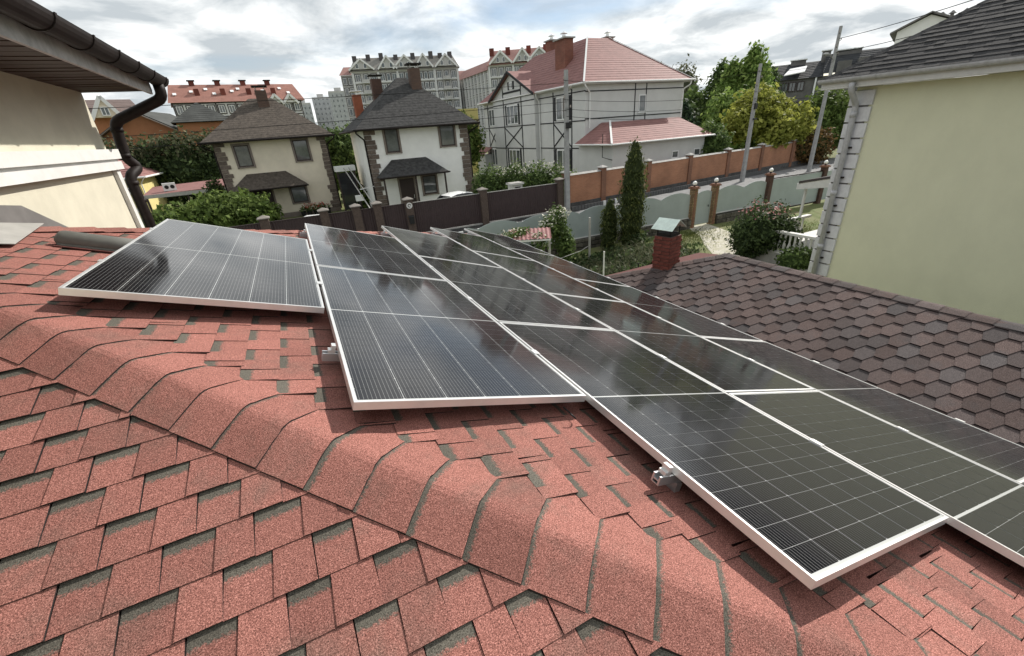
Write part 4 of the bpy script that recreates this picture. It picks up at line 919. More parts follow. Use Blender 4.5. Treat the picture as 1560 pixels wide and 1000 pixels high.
APD = mat('apartment_dark', (.085, .08, .08), .85); ARR = mat('apartment_red_roof', (.30, .15, .12), .85, var=.12, vscale=.5); AGR = mat('apartment_grey_roof', (.23, .22, .20), .85, var=.12, vscale=.5); APR = mat('apartment_pink_roof', (.31, .175, .155), .85, var=.12, vscale=.5)
def gable(par, x, hw_, z0, zp, m_wall, m_trim, y=-.3, dep_=4):
    MB().prism([(x-hw_, y, z0), (x+hw_, y, z0), (x, y, zp)], (0, dep_, 0)).build('dormer_wall', m_wall, par)
    for s_ in (-1, 1):
        MB().beam((x+s_*(hw_+.5), y-.25, z0-.25), (x, y-.25, zp+.2), .5, .38, up=(0, 1, 0)).build('dormer_barge', m_trim, par)
        MB().prism([(x+s_*(hw_+.5), y-.4, z0-.15), (x, y-.4, zp+.3), (x, dep_, zp+.3), (x+s_*(hw_+.5), dep_, z0-.15)], (0, 0, .12)).build('dormer_slope', par['roofm'] and bpy.data.materials[par['roofm']], par)
def arch(par, x, z, w_=1.0, h_=1.5, y=-.35):
    g = MB(); pts = [(x-w_/2, y, z), (x+w_/2, y, z)]+[(x+w_/2*math.cos(a), y, z+h_*.55+h_*.45*math.sin(a)) for a in np.linspace(0, math.pi, 7)]
    g.prism(pts, (0, -.08, 0)); o = g.build('arched_window', FRW, par)
    c = Vector((x, y-.09, z+h_*.45)); MB().prism([c+(Vector(p)-Vector((x, y, z+h_*.45)))*.74 for p in pts], (0, -.03, 0)).build('pane', GLS, o)
# --- red-roofed block, left
o, rz = frame_at(-4.6, 130); rz += math.radians(3.0)
A = thing('apartment_block', 'long half timbered apartment block with red roof, chimneys and skylights', 'apartment block', o, rz)
MB().box(-9.6, 17.4, 0, 12, 0, 15.2).build('wall', APW, A)
rows([(-10.2, -.6, 15.1), (18.2, -.6, 15.1), (17.2, 5.5, 19.2), (-9.2, 5.5, 19.2)], .5, .03, 'roof_slope', ARR, A); MB().prism([(18.2, -.6, 15.1), (18.2, 12, 15.1), (17.2, 5.5, 19.2)], (-.1, 0, 0)).build('roof_end', ARR, A); rows([(18.2, 12, 15.1), (-10.2, 12, 15.1), (-9.2, 5.5, 19.2), (17.2, 5.5, 19.2)], .5, .03, 'roof_slope', ARR, A)
for i, x in enumerate((-4.6, .6, 6.0, 11.4)):
    c = MB().box(x-.55, x+.55, 5.0, 6.0, 18.4, 19.9).build('chimney', BRK, A); MB().box(x-.8, x+.8, 4.8, 6.2, 19.9, 20.1).build('chimney_cap', SOOT_BLACK, c)
    c = MB().box(x-.1, x+.9, 1.6, 2.4, 16.3, 18.0).build('chimney', BRK, A)
for i, x in enumerate((-8.5, -5.2, -2.2, -.8, 3, 4.4, 8.2, 9.6, 13.6, 15.2)):
    MB().prism([(x-.35, 1.6+(i % 3)*.8-.1, 16.75+(i % 3)*.54), (x+.35, 1.6+(i % 3)*.8-.1, 16.75+(i % 3)*.54), (x+.35, 2.3+(i % 3)*.8, 17.2+(i % 3)*.54), (x-.35, 2.3+(i % 3)*.8, 17.2+(i % 3)*.54)], (0, 0, .08)).build('skylight', FRW, A)
wm = wmesh(1.2, 1.6, FRW, APD)
for f_ in range(4):
    for i in range(13):
        x = -8.5+i*2.05
        link('window', wm, A, (x, -.02, 13.6-f_*3.0))
for x in [-9.5+i*4.1 for i in range(7)]+[17.2]: MB().box(x-.12, x+.12, -.12, .1, 2, 15.1).build('timber_post', APD, A)
for z in (15.0, 12.1, 9.1, 6.1): MB().box(-9.6, 17.4, -.10, .1, z-.12, z+.12).build('timber_band', APD, A)
for x in (11.4, 14.8):
    A['roofm'] = ARR.name; gable(A, x, 1.3, 14.6, 16.2, APW, FRW, -.5, 2.2)
# --- central block
o, rz = frame_at(13, 170)
B = thing('apartment_block', 'pale grey apartment block with five white edged gables and grey roof', 'apartment block', o, rz); B['roofm'] = AGR.name
MB().box(-12.2, 22.9, 0, 14, 0, 25.5).build('wall', APG, B)
rows([(-13.2, -.8, 25.4), (23.6, -.8, 25.4), (22.0, 5, 29.9), (-11.0, 5, 29.9)], .6, .03, 'roof_slope', AGR, B); MB().prism([(-13.2, -.8, 25.4), (-11.0, 5, 29.9), (-13.2, 13, 25.4)], (.1, 0, 0)).build('roof_end', AGR, B); MB().prism([(23.6, -.8, 25.4), (22, 5, 29.9), (23.6, 13, 25.4)], (.1, 0, 0)).build('roof_end', AGR, B)
for (x, hw_, zp) in ((-9.0, 3.6, 28.7), (-.6, 2.6, 29.3), (5.3, 3.6, 29.3), (11.5, 2.6, 29.5), (19.0, 3.3, 29.2)):
    gable(B, x, hw_, 26.0, zp, APG, FRW, -.9, 4)
    for dx in (-1.3, 1.3): arch(B, x+dx, 26.1, 1.1, 1.7, -.95)
for i, x in enumerate((-11.0, -6.5, -2.2, 2.6, 8.4, 14.6, 17.8, 21.2)):
    c = MB().box(x-.7, x+.7, 3.5, 5, 28.5, 30.4+.3*(i % 3)).build('chimney', APD, B)
bays = ((-12.0, -4.2), (-3.6, 2.2), (2.6, 8.4), (9.0, 14.6), (15.2, 22.7))
wm = wmesh(1.6, 2.1, FRW, APD); wm2 = wmesh(1.2, 2.1, FRW, APD, 0)
for f_ in range(6):
    z = 23.5-f_*3.1
    for (a, b_) in bays:
        n = 3; 
        for i in range(n):
            x = a+(b_-a)*(i+.5)/n; link('window', wm if i != 1 else wm2, B, (x, -.02, z))
    for a in (-9.6, 16.8, 19.8):
        pass
    for (a, b_) in ((-9.6, -6.4), (17.4, 20.2)):
        bl_ = MB().box(a, b_, -1.1, 0, z-1.5, z-1.35).build('balcony', APW, B); MB().box(a, b_, -1.1, -1.02, z-1.35, z-.45).build('balcony_front', APG, bl_)
for z in [25.3-f_*3.1 for f_ in range(7)]: MB().box(-12.4, 23.1, -.3, 0, z-.22, z+.22).build('floor_band', APW, B)
for x in (-12.2, -3.9, 2.4, 8.7, 14.9, 22.8): MB().box(x-.35, x+.35, -.4, 0, 0, 25.1).build('pilaster', APW, B)
MB().box(-16.5, -12.2, 4, 16, 0, 25.0).build('side_wing', APG, B); rows([(-16.9, 3.5, 25.0), (-12.2, 3.5, 25.0), (-12.2, 9, 28.0), (-15.5, 9, 28.0)], .6, .03, 'side_wing_slope', APR, B)
for f_ in range(6):
    for x in (-15.4, -13.6): link('window', wm2, B, (x, 3.98, 23.2-f_*3.1))
# --- right block, red roof
o, rz = frame_at(28, 150)
Cb = thing('apartment_block', 'pale apartment block with gables and pinkish roof behind the red roofed house', 'apartment block', o, rz); Cb['roofm'] = APR.name
MB().box(-9.5, 24, 0, 14, 0, 22.8).build('wall', APG, Cb)
rows([(-10.2, -.8, 22.7), (25, -.8, 22.7), (24, 5.5, 27.2), (-8.4, 5.5, 27.2)], .6, .03, 'roof_slope', APR, Cb); MB().prism([(-10.2, -.8, 22.7), (-8.4, 5.5, 27.2), (-10.2, 13, 22.7)], (.1, 0, 0)).build('roof_end', APR, Cb)
for (x, hw_, zp) in ((-5.8, 3.0, 26.0), (.8, 2.4, 26.3), (5.9, 3.2, 26.2), (11.2, 2.4, 26.2)):
    gable(Cb, x, hw_, 23.2, zp, APG, FRW, -.9, 4)
    for dx in (-.9, .9): arch(Cb, x+dx, 23.2, .9, 1.6, -.95)
for i, x in enumerate((-8.6, -3.6, 2.8, 8.0, 13)): MB().box(x-.7, x+.7, 3.0, 4.4, 25.6, 27.6).build('chimney', BRK, Cb)
for f_ in range(5):
    z = 20.9-f_*3.0
    for (a, b_) in ((-9.3, -2.4), (-2.0, 3.4), (3.8, 8.6), (9, 14)):
        for i in range(3): link('window', wm if i != 1 else wm2, Cb, (a+(b_-a)*(i+.5)/3, -.02, z))
for z in [22.6-f_*3.0 for f_ in range(6)]: MB().box(-9.7, 24, -.3, 0, z-.2, z+.2).build('floor_band', APW, Cb)
for x in (-9.5, -2.2, 3.6, 8.8, 14): MB().box(x-.3, x+.3, -.4, 0, 0, 22.4).build('pilaster', APW, Cb)
# wing running back to the left
wg = thing('apartment_wing', 'receding grey wing of flats between the two gabled blocks', 'apartment block', Matrix.Rotation(rz, 4, 'Z') @ Vector((-9.8, 1.0, 0))+Vector(o), rz+math.radians(118)); wg['roofm'] = APR.name
MB().box(0, 34, -10, -.2, 0, 22.0).build('wall', APG, wg)
rows([(-.5, .4, 21.8), (34.5, .4, 21.8), (34.5, -5, 25.6), (-.5, -5, 25.6)][::-1] if False else [(34.5, .4, 21.8), (-.5, .4, 21.8), (-.5, -5, 25.6), (34.5, -5, 25.6)], .6, .03, 'roof_slope', APR, wg)
wmb = wmesh(1.3, 1.9, FRW, APD)
for f_ in range(6):
    for i in range(11):
        k = link('window', wmb, wg, (2+i*3.0, -.18, 20.2-f_*3.0)); k.rotation_euler = (0, 0, math.pi)
for i in range(12): MB().box(.3+i*3.0, .8+i*3.0, -.2, .15, 0, 21.8).build('pilaster', APW, wg)
lk = thing('apartment_wing', 'low grey block with dark roof between the grey roofed and pink roofed flats', 'apartment block', *frame_at(21.5, 185))
MB().box(-7, 5, 0, 10, 0, 23.0).build('wall', APG, lk); rows([(-7.5, -.5, 22.9), (5.5, -.5, 22.9), (5, 5, 26.4), (-6.5, 5, 26.4)], .6, .03, 'roof_slope', APR, lk)
for f_ in range(5):
    for i in range(4): link('window', wmb, lk, (-5.5+i*2.9, -.02, 21-f_*3.1))
for z in [22.7-f_*3.1 for f_ in range(5)]: MB().box(-7.2, 5.2, -.25, 0, z-.2, z+.2).build('floor_band', APW, lk)
# --- distant grey towers (windows too small to tell apart: in the material)
def tower_mat():
    m = brickmat('tower_facade', (.15, .16, .17), (.19, .20, .21), (.40, .41, .42), 1, rowh=3.0, bw_=2.6, axis='xy'); nt = m.node_tree
    for n in nt.nodes:
        if n.type == 'TEX_BRICK': n.offset = 0.0; n.inputs['Mortar Size'].default_value = .95
        if n.type == 'BUMP': n.inputs['Strength'].default_value = 0
    return m
TWM = tower_mat()
for (lat, w_, h_, az, d, lab) in ((-6, 10, 27.5, 4, 330, 'distant grey tower block, leftmost and lower'), (6, 11, 31.5, 4, 345, 'distant grey tower block, middle one'), (17, 12, 33, 4, 325, 'distant grey tower block, right one beside the gabled flats')):
    o, rz = frame_at(az, d); r = thing('tower_block', lab, 'tower block', (o[0]+lat*math.cos(rz), o[1]+lat*math.sin(rz), 0), rz, 'distant tower blocks')
    MB().box(-w_/2, w_/2, 0, 12, 0, h_).build('facade', TWM, r); MB().box(-w_/2, w_/2, 0, 12, h_, h_+1.0).build('parapet', APG, r); MB().box(-2, 2, 4, 8, h_+1, h_+3.2).build('lift_house', APG, r)
# --- dark townhouses at right
o, rz = frame_at(58, 95)
DKW = mat('townhouse_grey', (.13, .125, .12), .9, var=.15, vscale=1); DKR = mat('townhouse_roof', (.04, .042, .045), .8, var=.2, vscale=1)
E_ = thing('townhouse_row', 'row of dark grey townhouses with black roofs and chimneys behind the trees', 'townhouses', o, rz)
MB().box(-7.5, 14, 0, 9, 0, 9.4).build('wall', DKW, E_)
rows([(-8, -.5, 9.3), (2.2, -.5, 9.3), (2.2, 4, 11.9), (-8, 4, 11.9)], .5, .03, 'roof_slope', DKR, E_); rows([(2.2, -.5, 9.7), (15, -.5, 9.7), (15, 4, 12.7), (2.2, 4, 12.7)], .5, .03, 'roof_slope', DKR, E_)
MB().prism([(2.2, -.5, 9.2), (2.2, 9, 9.2), (2.2, 4, 12.7)], (.12, 0, 0)).build('party_wall', DKW, E_)
for x, w_, z in ((-6.2, .5, 12.2), (-1.6, 1.1, 12.3), (2.2, .6, 13.2), (4.6, 1.3, 13.0), (6.4, .5, 13.0)):
    c = MB().box(x-w_, x+w_, 3.4, 4.6, 10.5, z).build('chimney', DKW, E_); MB().box(x-w_-.15, x+w_+.15, 3.2, 4.8, z, z+.14).build('chimney_cap', ALU, c)
for x, z in ((4.8, 10.7), (7.4, 10.9)): MB().box(x-.9, x+.9, -.8, 2, z-1.1, z+.5).build('dormer', DKW, E_); 
MB().prism([(-3.3, -.9, 9.9), (-.4, -.9, 10.2), (-.2, 1.2, 11.1), (-2.6, 1.2, 10.9)], (0, 0, .12)).build('dormer_skylight', FRW, E_)
wq = wmesh(1.0, 1.4, FRB, None)
for x in (-6.8, -5.4, -2.9, -1.8, -.6, 3.0, 4.6, 6.2, 8.0):
    for z in (8.2, 5.2): link('window', wq, E_, (x, -.02, z))
for x in (1.4, 3.6): MB().box(x-.12, x+.12, -.3, -.1, 0, 9.3).build('downpipe', ALU, E_)
# --- white gable house far right
o, rz = frame_at(67.5, 60)
F_ = thing('white_gable_house', 'white gable end of a tall house above the dark roof', 'house', o, rz)
MB().prism([(-3.4, 0, 0), (1.6, 0, 0), (1.6, 0, 10.5), (-1.3, 0, 11.75), (-3.4, 0, 10.8)], (0, 8, 0)).build('wall', OFFW, F_)
for a, b_ in (((-3.9, 10.62), (-1.3, 11.85)), ((2.2, 10.32), (-1.3, 11.85))): MB().prism([(a[0], -.4, a[1]), (b_[0], -.4, b_[1]), (b_[0], 8, b_[1]), (a[0], 8, a[1])], (0, 0, .14)).build('roof_slope', GREYM, F_)
for x in (-.6, .1, 1.0): MB().tube([(x, 3, 11.2), (x, 3, 11.9)], .14, 8).tube([(x, 3, 11.9), (x, 3, 12.15)], [.3, .05], 8).build('flue', GREYM, F_)
# --- orange houses behind the beige house
ORW = mat('orange_wall', (.34, .15, .075), .9, var=.1, vscale=.6); DGR = mat('roof_grey_green', (.062, .064, .06), .9, var=.2, vscale=1)
o, rz = frame_at(-11.9, 75)
G_ = thing('orange_house', 'orange gable house with dark grey roof behind the hedge', 'house', o, rz-math.radians(24))
MB().prism([(-4.6, 0, 0), (4.6, 0, 0), (4.6, 0, 7.4), (0, 0, 10.0), (-4.6, 0, 7.4)], (0, 9, 0)).build('wall', ORW, G_)
for s_ in (-1, 1):
    MB().prism([(s_*5.4, -.7, 6.95), (0, -.7, 10.05), (0, 9.5, 10.05), (s_*5.4, 9.5, 6.95)], (0, 0, .15)).build('roof_slope', DGR, G_); MB().beam((s_*5.4, -.72, 6.9), (0, -.72, 10.0), .08, .35, up=(0, 1, 0)).build('barge_board', TRB, G_)
o, rz = frame_at(-7.2, 68)
H_ = thing('orange_pavilion', 'orange walled building with dark pyramid roof behind the beige house', 'house', o, rz)
MB().box(-2.2, 3.2, 0, 5.4, 0, 8.2).build('wall', ORW, H_); hip_roof(H_, -2.7, 3.7, -.5, 5.9, 8.25, 10.5, .4, .6, 2.6, 2.8, DGR, .4, .02)
MB().box(2.2, 3.6, -.9, -.7, 6.3, 6.6).build('balcony_rail', BLK, H_)
o, rz = frame_at(-14.5, 95)
I_ = thing('gabled_villa', 'house with pale gable and brown roof glimpsed behind the dark downpipe', 'house', o, rz)
MB().box(-4.5, 5, 0, 8, 0, 11).build('wall', ORW, I_); rows([(-5, -.5, 10.8), (5.5, -.5, 10.8), (4.5, 4, 13.4), (-4, 4, 13.4)], .5, .03, 'roof_slope', mat('villa_roof', (.17, .13, .12), .9, var=.1), I_)
MB().prism([(-.8, -1.2, 10.6), (2.4, -1.2, 10.6), (.8, -1.2, 13.2)], (0, 3, 0)).build('gable_wall', BEIGE, I_)
for s_ in (-1, 1): MB().beam((.8+s_*1.9, -1.4, 10.3), (.8, -1.4, 13.4), .5, .2, up=(0, 1, 0)).build('barge_board', FRW, I_)
link('window', wmesh(1.0, 1.2, FRW, None), I_, (-2.2, -.05, 9.6)); link('window', wmesh(1.0, 1.2, FRW, None), I_, (.8, -1.25, 11.4))
# --- small yellow house at left
YEL = mat('yellow_render', (.60, .52, .23), .9, var=.06)
yh = thing('yellow_house', 'small yellow house with dull red roof beside the big bush', 'house', (-18.2, 49, 0))
MB().box(0, 6.2, 0, 7, 0, 3.3).build('wall', YEL, yh); hip_roof(yh, -.5, 6.8, -.5, 7.5, 3.35, 5.2, 2.6, 3.6, 3.2, 3.8, RTILE, .36, .03)
g = MB(); g.tube([(-.5, -.58, 3.33), (6.85, -.58, 3.33)], .08, 8); g.tube([(6.88, -.58, 3.33), (6.88, 7.5, 3.33)], .08, 8); g.build('gutter', WTR, yh)
MB().tube([(6.8, -.55, 3.3), (6.3, .05, 2.8), (6.28, .05, .1)], .05, 8).build('downpipe', WTR, yh)
a_ = MB().box(4.9, 5.6, -.35, -.03, 2.1, 2.6).build('air_conditioner', FRW, yh); MB().tube([(5.25, -.37, 2.35), (5.25, -.352, 2.35)], .18, 14).build('fan_grille', BLK, a_)
for z in (0, .5): MB().beam((2.4, -.06, 3.0-z*.3), (5.8, -.06, .35-z*.3), .05, .14).build('stair_stringer', FRW, yh)
window(yh, 3.1, .4, .9, 1.6, 0, FRW)
cpt = thing('carport_roof', 'low dull red carport roof between the yellow house and the beige house', 'carport', (-11.2, 45, 0))
MB().prism([(0, 0, 1.95), (6.2, 0, 2.1), (6.2, 4, 2.5), (0, 4, 2.35)], (0, 0, .1)).build('roof_sheet', RTILE, cpt); MB().box(-.05, 6.25, -.06, 0, 1.8, 2.08).build('fascia', GREYL, cpt)
for x in (.2, 3, 6): MB().box(x-.06, x+.06, .1, .22, 0, 1.95).build('post', FRB, cpt)
acu = thing('air_conditioner', 'white twin fan unit standing on the carport roof', 'air conditioner', (-9.4, 46, 2.2), .2)
MB().box(-.45, .45, -.2, .2, 0, .6).build('casing', FRW, acu)
for s_ in (-.2, .2): MB().tube([(s_, -.22, .3), (s_, -.202, .3)], .15, 14).build('fan_grille', BLK, acu)
# small yellow wall bit and roof beside the grey house
ysm = thing('yellow_shed', 'narrow yellow wall with dark roof squeezed beside the grey half timbered house', 'shed', (20.3, 55, 0))
MB().box(0, 2.6, 0, 4, 0, 7.6).build('wall', mat('shed_yellow', (.45, .40, .16), .9, var=.05), ysm); MB().prism([(-1.5, -.5, 4.6), (2.5, -.5, 6.2), (2.5, 3, 6.2), (-1.5, 3, 4.6)], (0, 0, .15)).build('roof_slope', FRB, ysm)
# ================================================================== vegetation
def leafmat(name, c1, c2, c3, tr=.25):
    m = bpy.data.materials.new(name); m.use_nodes = True; nt = m.node_tree; b = nt.nodes['Principled BSDF']; out = nt.nodes['Material Output']
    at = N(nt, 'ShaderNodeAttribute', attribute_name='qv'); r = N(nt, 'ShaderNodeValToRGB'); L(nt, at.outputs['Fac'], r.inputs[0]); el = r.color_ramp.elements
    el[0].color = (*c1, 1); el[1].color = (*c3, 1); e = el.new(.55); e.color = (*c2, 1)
    L(nt, r.outputs[0], b.inputs['Base Color']); b.inputs['Roughness'].default_value = .65; b.inputs['Specular IOR Level'].default_value = .15
    t = N(nt, 'ShaderNodeBsdfTranslucent'); L(nt, r.outputs[0], t.inputs[0]); mx = N(nt, 'ShaderNodeMixShader'); mx.inputs[0].default_value = tr
    L(nt, b.outputs[0], mx.inputs[1]); L(nt, t.outputs[0], mx.inputs[2]); L(nt, mx.outputs[0], out.inputs[0]); return m
BARK = mat('bark', (.10, .075, .055), .95, var=.3, vscale=12)
def foliage(name, m, par, blobs, n, size, seed=1, asp=.55, droop=0.0, shell=.55, upright=0.0):
    """n leaf-sized quads through the volume of ellipsoid blobs (cx,cy,cz,rx,ry,rz)"""
    R = np.random.default_rng(seed); bl = np.array(blobs, float); vol = bl[:, 3]*bl[:, 4]*bl[:, 5]; idx = R.choice(len(bl), n, p=vol**.75/np.sum(vol**.75))
    d = R.normal(size=(n, 3)); d /= np.linalg.norm(d, axis=1)[:, None]; rad = shell+(1.06-shell)*R.random(n)**.7
    lump = 1+.24*np.sin(d[:, 0]*7+seed)*np.cos(d[:, 1]*6+d[:, 2]*8+idx)
    c = bl[idx, :3]+d*bl[idx, 3:]*(rad*lump)[:, None]
    nrm = d*.55+R.normal(size=(n, 3))*.6; nrm[:, 2] += .35; nrm /= np.linalg.norm(nrm, axis=1)[:, None]
    t = R.normal(size=(n, 3)); t[:, 2] += upright*2-droop; t -= nrm*np.sum(t*nrm, 1)[:, None]; t /= np.linalg.norm(t, axis=1)[:, None]; b2 = np.cross(nrm, t)
    s = size*R.uniform(.5, 1.5, n)[:, None]
    v = np.empty((n, 4, 3)); v[:, 0] = c-t*s; v[:, 1] = c+b2*s*asp+nrm*s*.12; v[:, 2] = c+t*s; v[:, 3] = c-b2*s*asp+nrm*s*.12
    v = v.reshape(-1, 3); me = bpy.data.meshes.new(name); me.vertices.add(4*n); me.vertices.foreach_set('co', v.ravel()); me.loops.add(4*n); me.loops.foreach_set('vertex_index', np.arange(4*n)); me.polygons.add(n); me.polygons.foreach_set('loop_start', np.arange(n)*4)
    me.materials.append(m); a = me.attributes.new('qv', 'FLOAT', 'POINT'); a.data.foreach_set('value', np.repeat(np.clip(R.random(n)*.75+.25*(np.sin(c[:, 0]*2.1)*np.cos(c[:, 1]*1.7+c[:, 2]*2.3)*.5+.5), 0, 1), 4)); me.update(calc_edges=True)
    return link(name, me, par)
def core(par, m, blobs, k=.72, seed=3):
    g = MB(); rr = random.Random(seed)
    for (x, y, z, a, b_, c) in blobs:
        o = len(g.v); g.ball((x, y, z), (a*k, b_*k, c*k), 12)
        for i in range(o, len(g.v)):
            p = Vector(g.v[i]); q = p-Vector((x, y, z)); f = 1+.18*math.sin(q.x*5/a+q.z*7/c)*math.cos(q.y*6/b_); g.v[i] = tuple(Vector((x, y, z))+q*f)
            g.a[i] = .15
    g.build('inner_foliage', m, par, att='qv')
def trunk(par, h, r, limbs=(), base=(0, 0, 0)):
    b = Vector(base); MB().tube([b, b+Vector((r*.3, 0, h*.4)), b+Vector((0, r*.2, h))], [r, r*.75, r*.4], 8).build('trunk', BARK, par)
    for p, q in limbs: MB().tube([Vector(p), Vector(p).lerp(Vector(q), .5)+Vector((0, 0, .1)), Vector(q)], [r*.4, r*.28, r*.1], 6).build('limb', BARK, par)
GLB = leafmat('leaf_bright', (0.0403, 0.0633, 0.0138), (0.1092, 0.161, 0.0368), (0.23, 0.2875, 0.0862), .32); GDK = leafmat('leaf_dark', (0.024, 0.039, 0.0165), (0.06, 0.09, 0.033), (0.12, 0.165, 0.063), .32); GMD = leafmat('leaf_mid', (0.0406, 0.0653, 0.0217), (0.0943, 0.145, 0.0406), (0.1885, 0.2537, 0.0798), .32)
GYL = leafmat('leaf_yellow_green', (.10, .12, .02), (.28, .30, .06), (.50, .50, .13), .45); GCY = leafmat('leaf_cypress', (0.027, 0.039, 0.0135), (0.075, 0.0975, 0.03), (0.18, 0.195, 0.06), .32); GOL = leafmat('leaf_olive', (0.06, 0.066, 0.036), (0.12, 0.126, 0.072), (0.192, 0.192, 0.108), .32); GCO = leafmat('leaf_conifer', (0.018, 0.033, 0.021), (0.045, 0.075, 0.039), (0.09, 0.135, 0.06), .32); GPO = leafmat('leaf_poplar', (0.0676, 0.1183, 0.0237), (0.169, 0.2535, 0.0608), (0.3211, 0.4056, 0.1183), .38)
GRED = leafmat('leaf_russet', (.07, .05, .02), (.16, .10, .04), (.28, .17, .06))
PNKF = leafmat('petal_pink', (.35, .10, .11), (.55, .25, .25), (.78, .55, .52)); WHF = leafmat('petal_white', (.45, .44, .34), (.62, .60, .50), (.8, .78, .68)); RDF = leafmat('petal_red', (.35, .03, .03), (.5, .08, .06), (.65, .2, .15))
def plant(name, label, cat, locp, blobs, m, n, size, th=1.0, tr=.08, seed=1, grp=None, limbs=(), cm=None, ck=.72, **k):
    r = thing(name, label, cat, locp, 0, grp); trunk(r, th, tr, limbs); core(r, cm or m, blobs, ck, seed); foliage('crown', m, r, blobs, n, size, seed, **k); return r
# big viburnum-like bush
plant('leafy_bush', 'large rounded leafy bush in sunlight in front of the beige house', 'bush', (-5.2, 33, 0), [(-1.4, 0, 1.0, 2.2, 1.8, 1.15), (1.0, .2, 1.25, 2.4, 1.9, 1.3), (2.5, -.2, .9, 1.4, 1.5, 1.0), (-2.8, .1, .7, 1.2, 1.3, .9)], GLB, 9000, .16, .9, .1, 2, droop=.6)
# dark hedge and trees behind
r = plant('tall_hedge', 'tall dark green hedge between the yellow house and the beige house', 'hedge', (-9.5, 56, 0), [(-6, 0, 3.0, 2.6, 1.8, 3.3), (-3, .3, 3.2, 2.6, 1.8, 3.3), (0, 0, 3.3, 2.6, 1.8, 3.4), (3, .2, 3.2, 2.4, 1.8, 3.3), (-8.5, 0, 2.7, 2.2, 1.8, 3.0), (5.4, 0, 3.0, 2.0, 1.6, 3.0)], GDK, 13000, .2, 2, .12, 3)
foliage('light_shoots', GOL, r, [(-5, 0, 5.2, 4, 1.6, 1.4), (1, 0, 5.6, 4, 1.6, 1.4)], 2600, .17, 5, upright=1.0)
plant('columnar_shrub', 'dark green columnar shrub beside the beige house corner', 'shrub', (-5.6, 41, 0), [(0, 0, 1.5, .7, .7, 1.6)], GDK, 1600, .11, .5, .06, 4)
# between the houses
plant('garden_tree', 'bushy green tree between the beige and white houses', 'tree', (5.0, 43, 0), [(0, 0, 4.0, 1.9, 1.8, 2.0), (-1.0, -.6, 2.6, 1.5, 1.4, 1.6), (1.1, .4, 2.9, 1.4, 1.4, 1.7)], GMD, 6000, .16, 3, .14, 6)
plant('garden_shrub', 'light green shrub at the corner of the beige house', 'shrub', (3.9, 36.4, 0), [(0, 0, 1.5, .8, .8, 1.5), (.4, -.8, .7, .8, .8, .8)], GLB, 2200, .13, .8, .06, 7, upright=.8)
plant('garden_tree', 'green tree rising behind the right corner of the white house', 'tree', (17.5, 47, 0), [(0, 0, 4.0, 2.2, 2.0, 2.6), (-1.4, 0, 2.6, 1.6, 1.5, 1.8)], GLB, 5000, .18, 3, .14, 8)
# hedge with pale blossom behind the maroon fence
r = plant('clipped_hedge', 'dense clipped hedge with pale blossom behind the maroon fence', 'hedge', (14.6, 26.6, 0), [(-2.6, 1.2, 1.3, 1.3, 1.0, 1.5), (-1.0, .6, 1.3, 1.4, 1.0, 1.5), (.6, 0, 1.25, 1.4, 1.0, 1.5), (1.9, -.9, 1.15, 1.0, 1.0, 1.4), (.1, -3.2, 1.0, .5, .8, 1.3)], GMD, 13000, .085, .8, .06, 9)
foliage('blossom', WHF, r, [(-.4, .2, 2.55, 2.6, .8, .35), (1.4, -.7, 2.3, .8, .7, .3)], 220, .07, 11)
plant('thuja_ball', 'rounded dark thuja rising behind the orange brick fence', 'shrub', (32.2, 27.3, 0), [(0, 0, 2.3, 1.75, 1.6, 1.95)], GMD, 5200, .13, 1.2, .1, 10, ck=.82)
# cypresses in the yard
def cypress(lab, x, y, h, rad, seed):
    bl = [(0, 0, h*f, rad*w_, rad*w_, h*.15) for f, w_ in ((.12, .85), (.26, 1.0), (.4, 1.03), (.54, 1.0), (.67, .94), (.78, .82), (.87, .62), (.93, .4))]
    r = thing('cypress', lab, 'cypress', (x, y, 0), 0, 'cypresses by the grey fence'); trunk(r, h*.5, .06); core(r, GCY, bl, .8, seed); foliage('crown', GCY, r, bl, int(2600*h*rad/1.5)+900, .055, seed, asp=.4, upright=1.3, shell=.7)
cypress('tall slender cypress in front of the orange brick fence', 12.15, 13.7, 4.05, .56, 21)
cypress('shorter cypress left of the tall cypress', 11.5, 14.3, 2.0, .38, 22)
# rose bush
r = plant('rose_bush', 'dark rounded rose bush topped with pink flowers by the path', 'rose bush', (14.85, 9.75, 0), [(0, 0, 1.0, 1.0, 1.0, 1.0), (.35, -.35, .8, .75, .75, .8), (-.45, .2, .8, .6, .6, .75)], GDK, 8500, .055, .6, .05, 23)
foliage('flowers', PNKF, r, [(0, .05, 1.75, .8, .8, .28), (.5, -.2, 1.5, .5, .5, .3)], 240, .045, 24, shell=.6)
# shrub by the pink canopy
r = plant('flowering_shrub', 'pale flowering shrub growing up beside the pink canopy', 'shrub', (8.75, 14.0, 0), [(0, 0, 1.4, .38, .38, .8), (-.5, -.2, 1.55, .35, .3, .4), (.15, -.35, .7, .35, .35, .7)], GMD, 2600, .06, 1.2, .04, 25, ck=.5)
foliage('flowers', WHF, r, [(0, 0, 1.9, .45, .4, .35), (-.6, -.2, 1.7, .35, .3, .3)], 360, .045, 26)
r = thing('climbing_roses', 'white and pink roses scrambling over the pink canopy', 'roses', (6.6, 13.0, 0)); trunk(r, 1.5, .03); foliage('crown', GMD, r, [(-.3, .1, 1.62, .5, .35, .22), (.5, -.4, 1.35, .35, .3, .35), (.2, .3, 1.7, .3, .3, .15)], 900, .05, 27, shell=.2); foliage('flowers', WHF, r, [(-.2, .1, 1.72, .55, .4, .16), (.5, -.4, 1.5, .35, .3, .3)], 150, .045, 28)
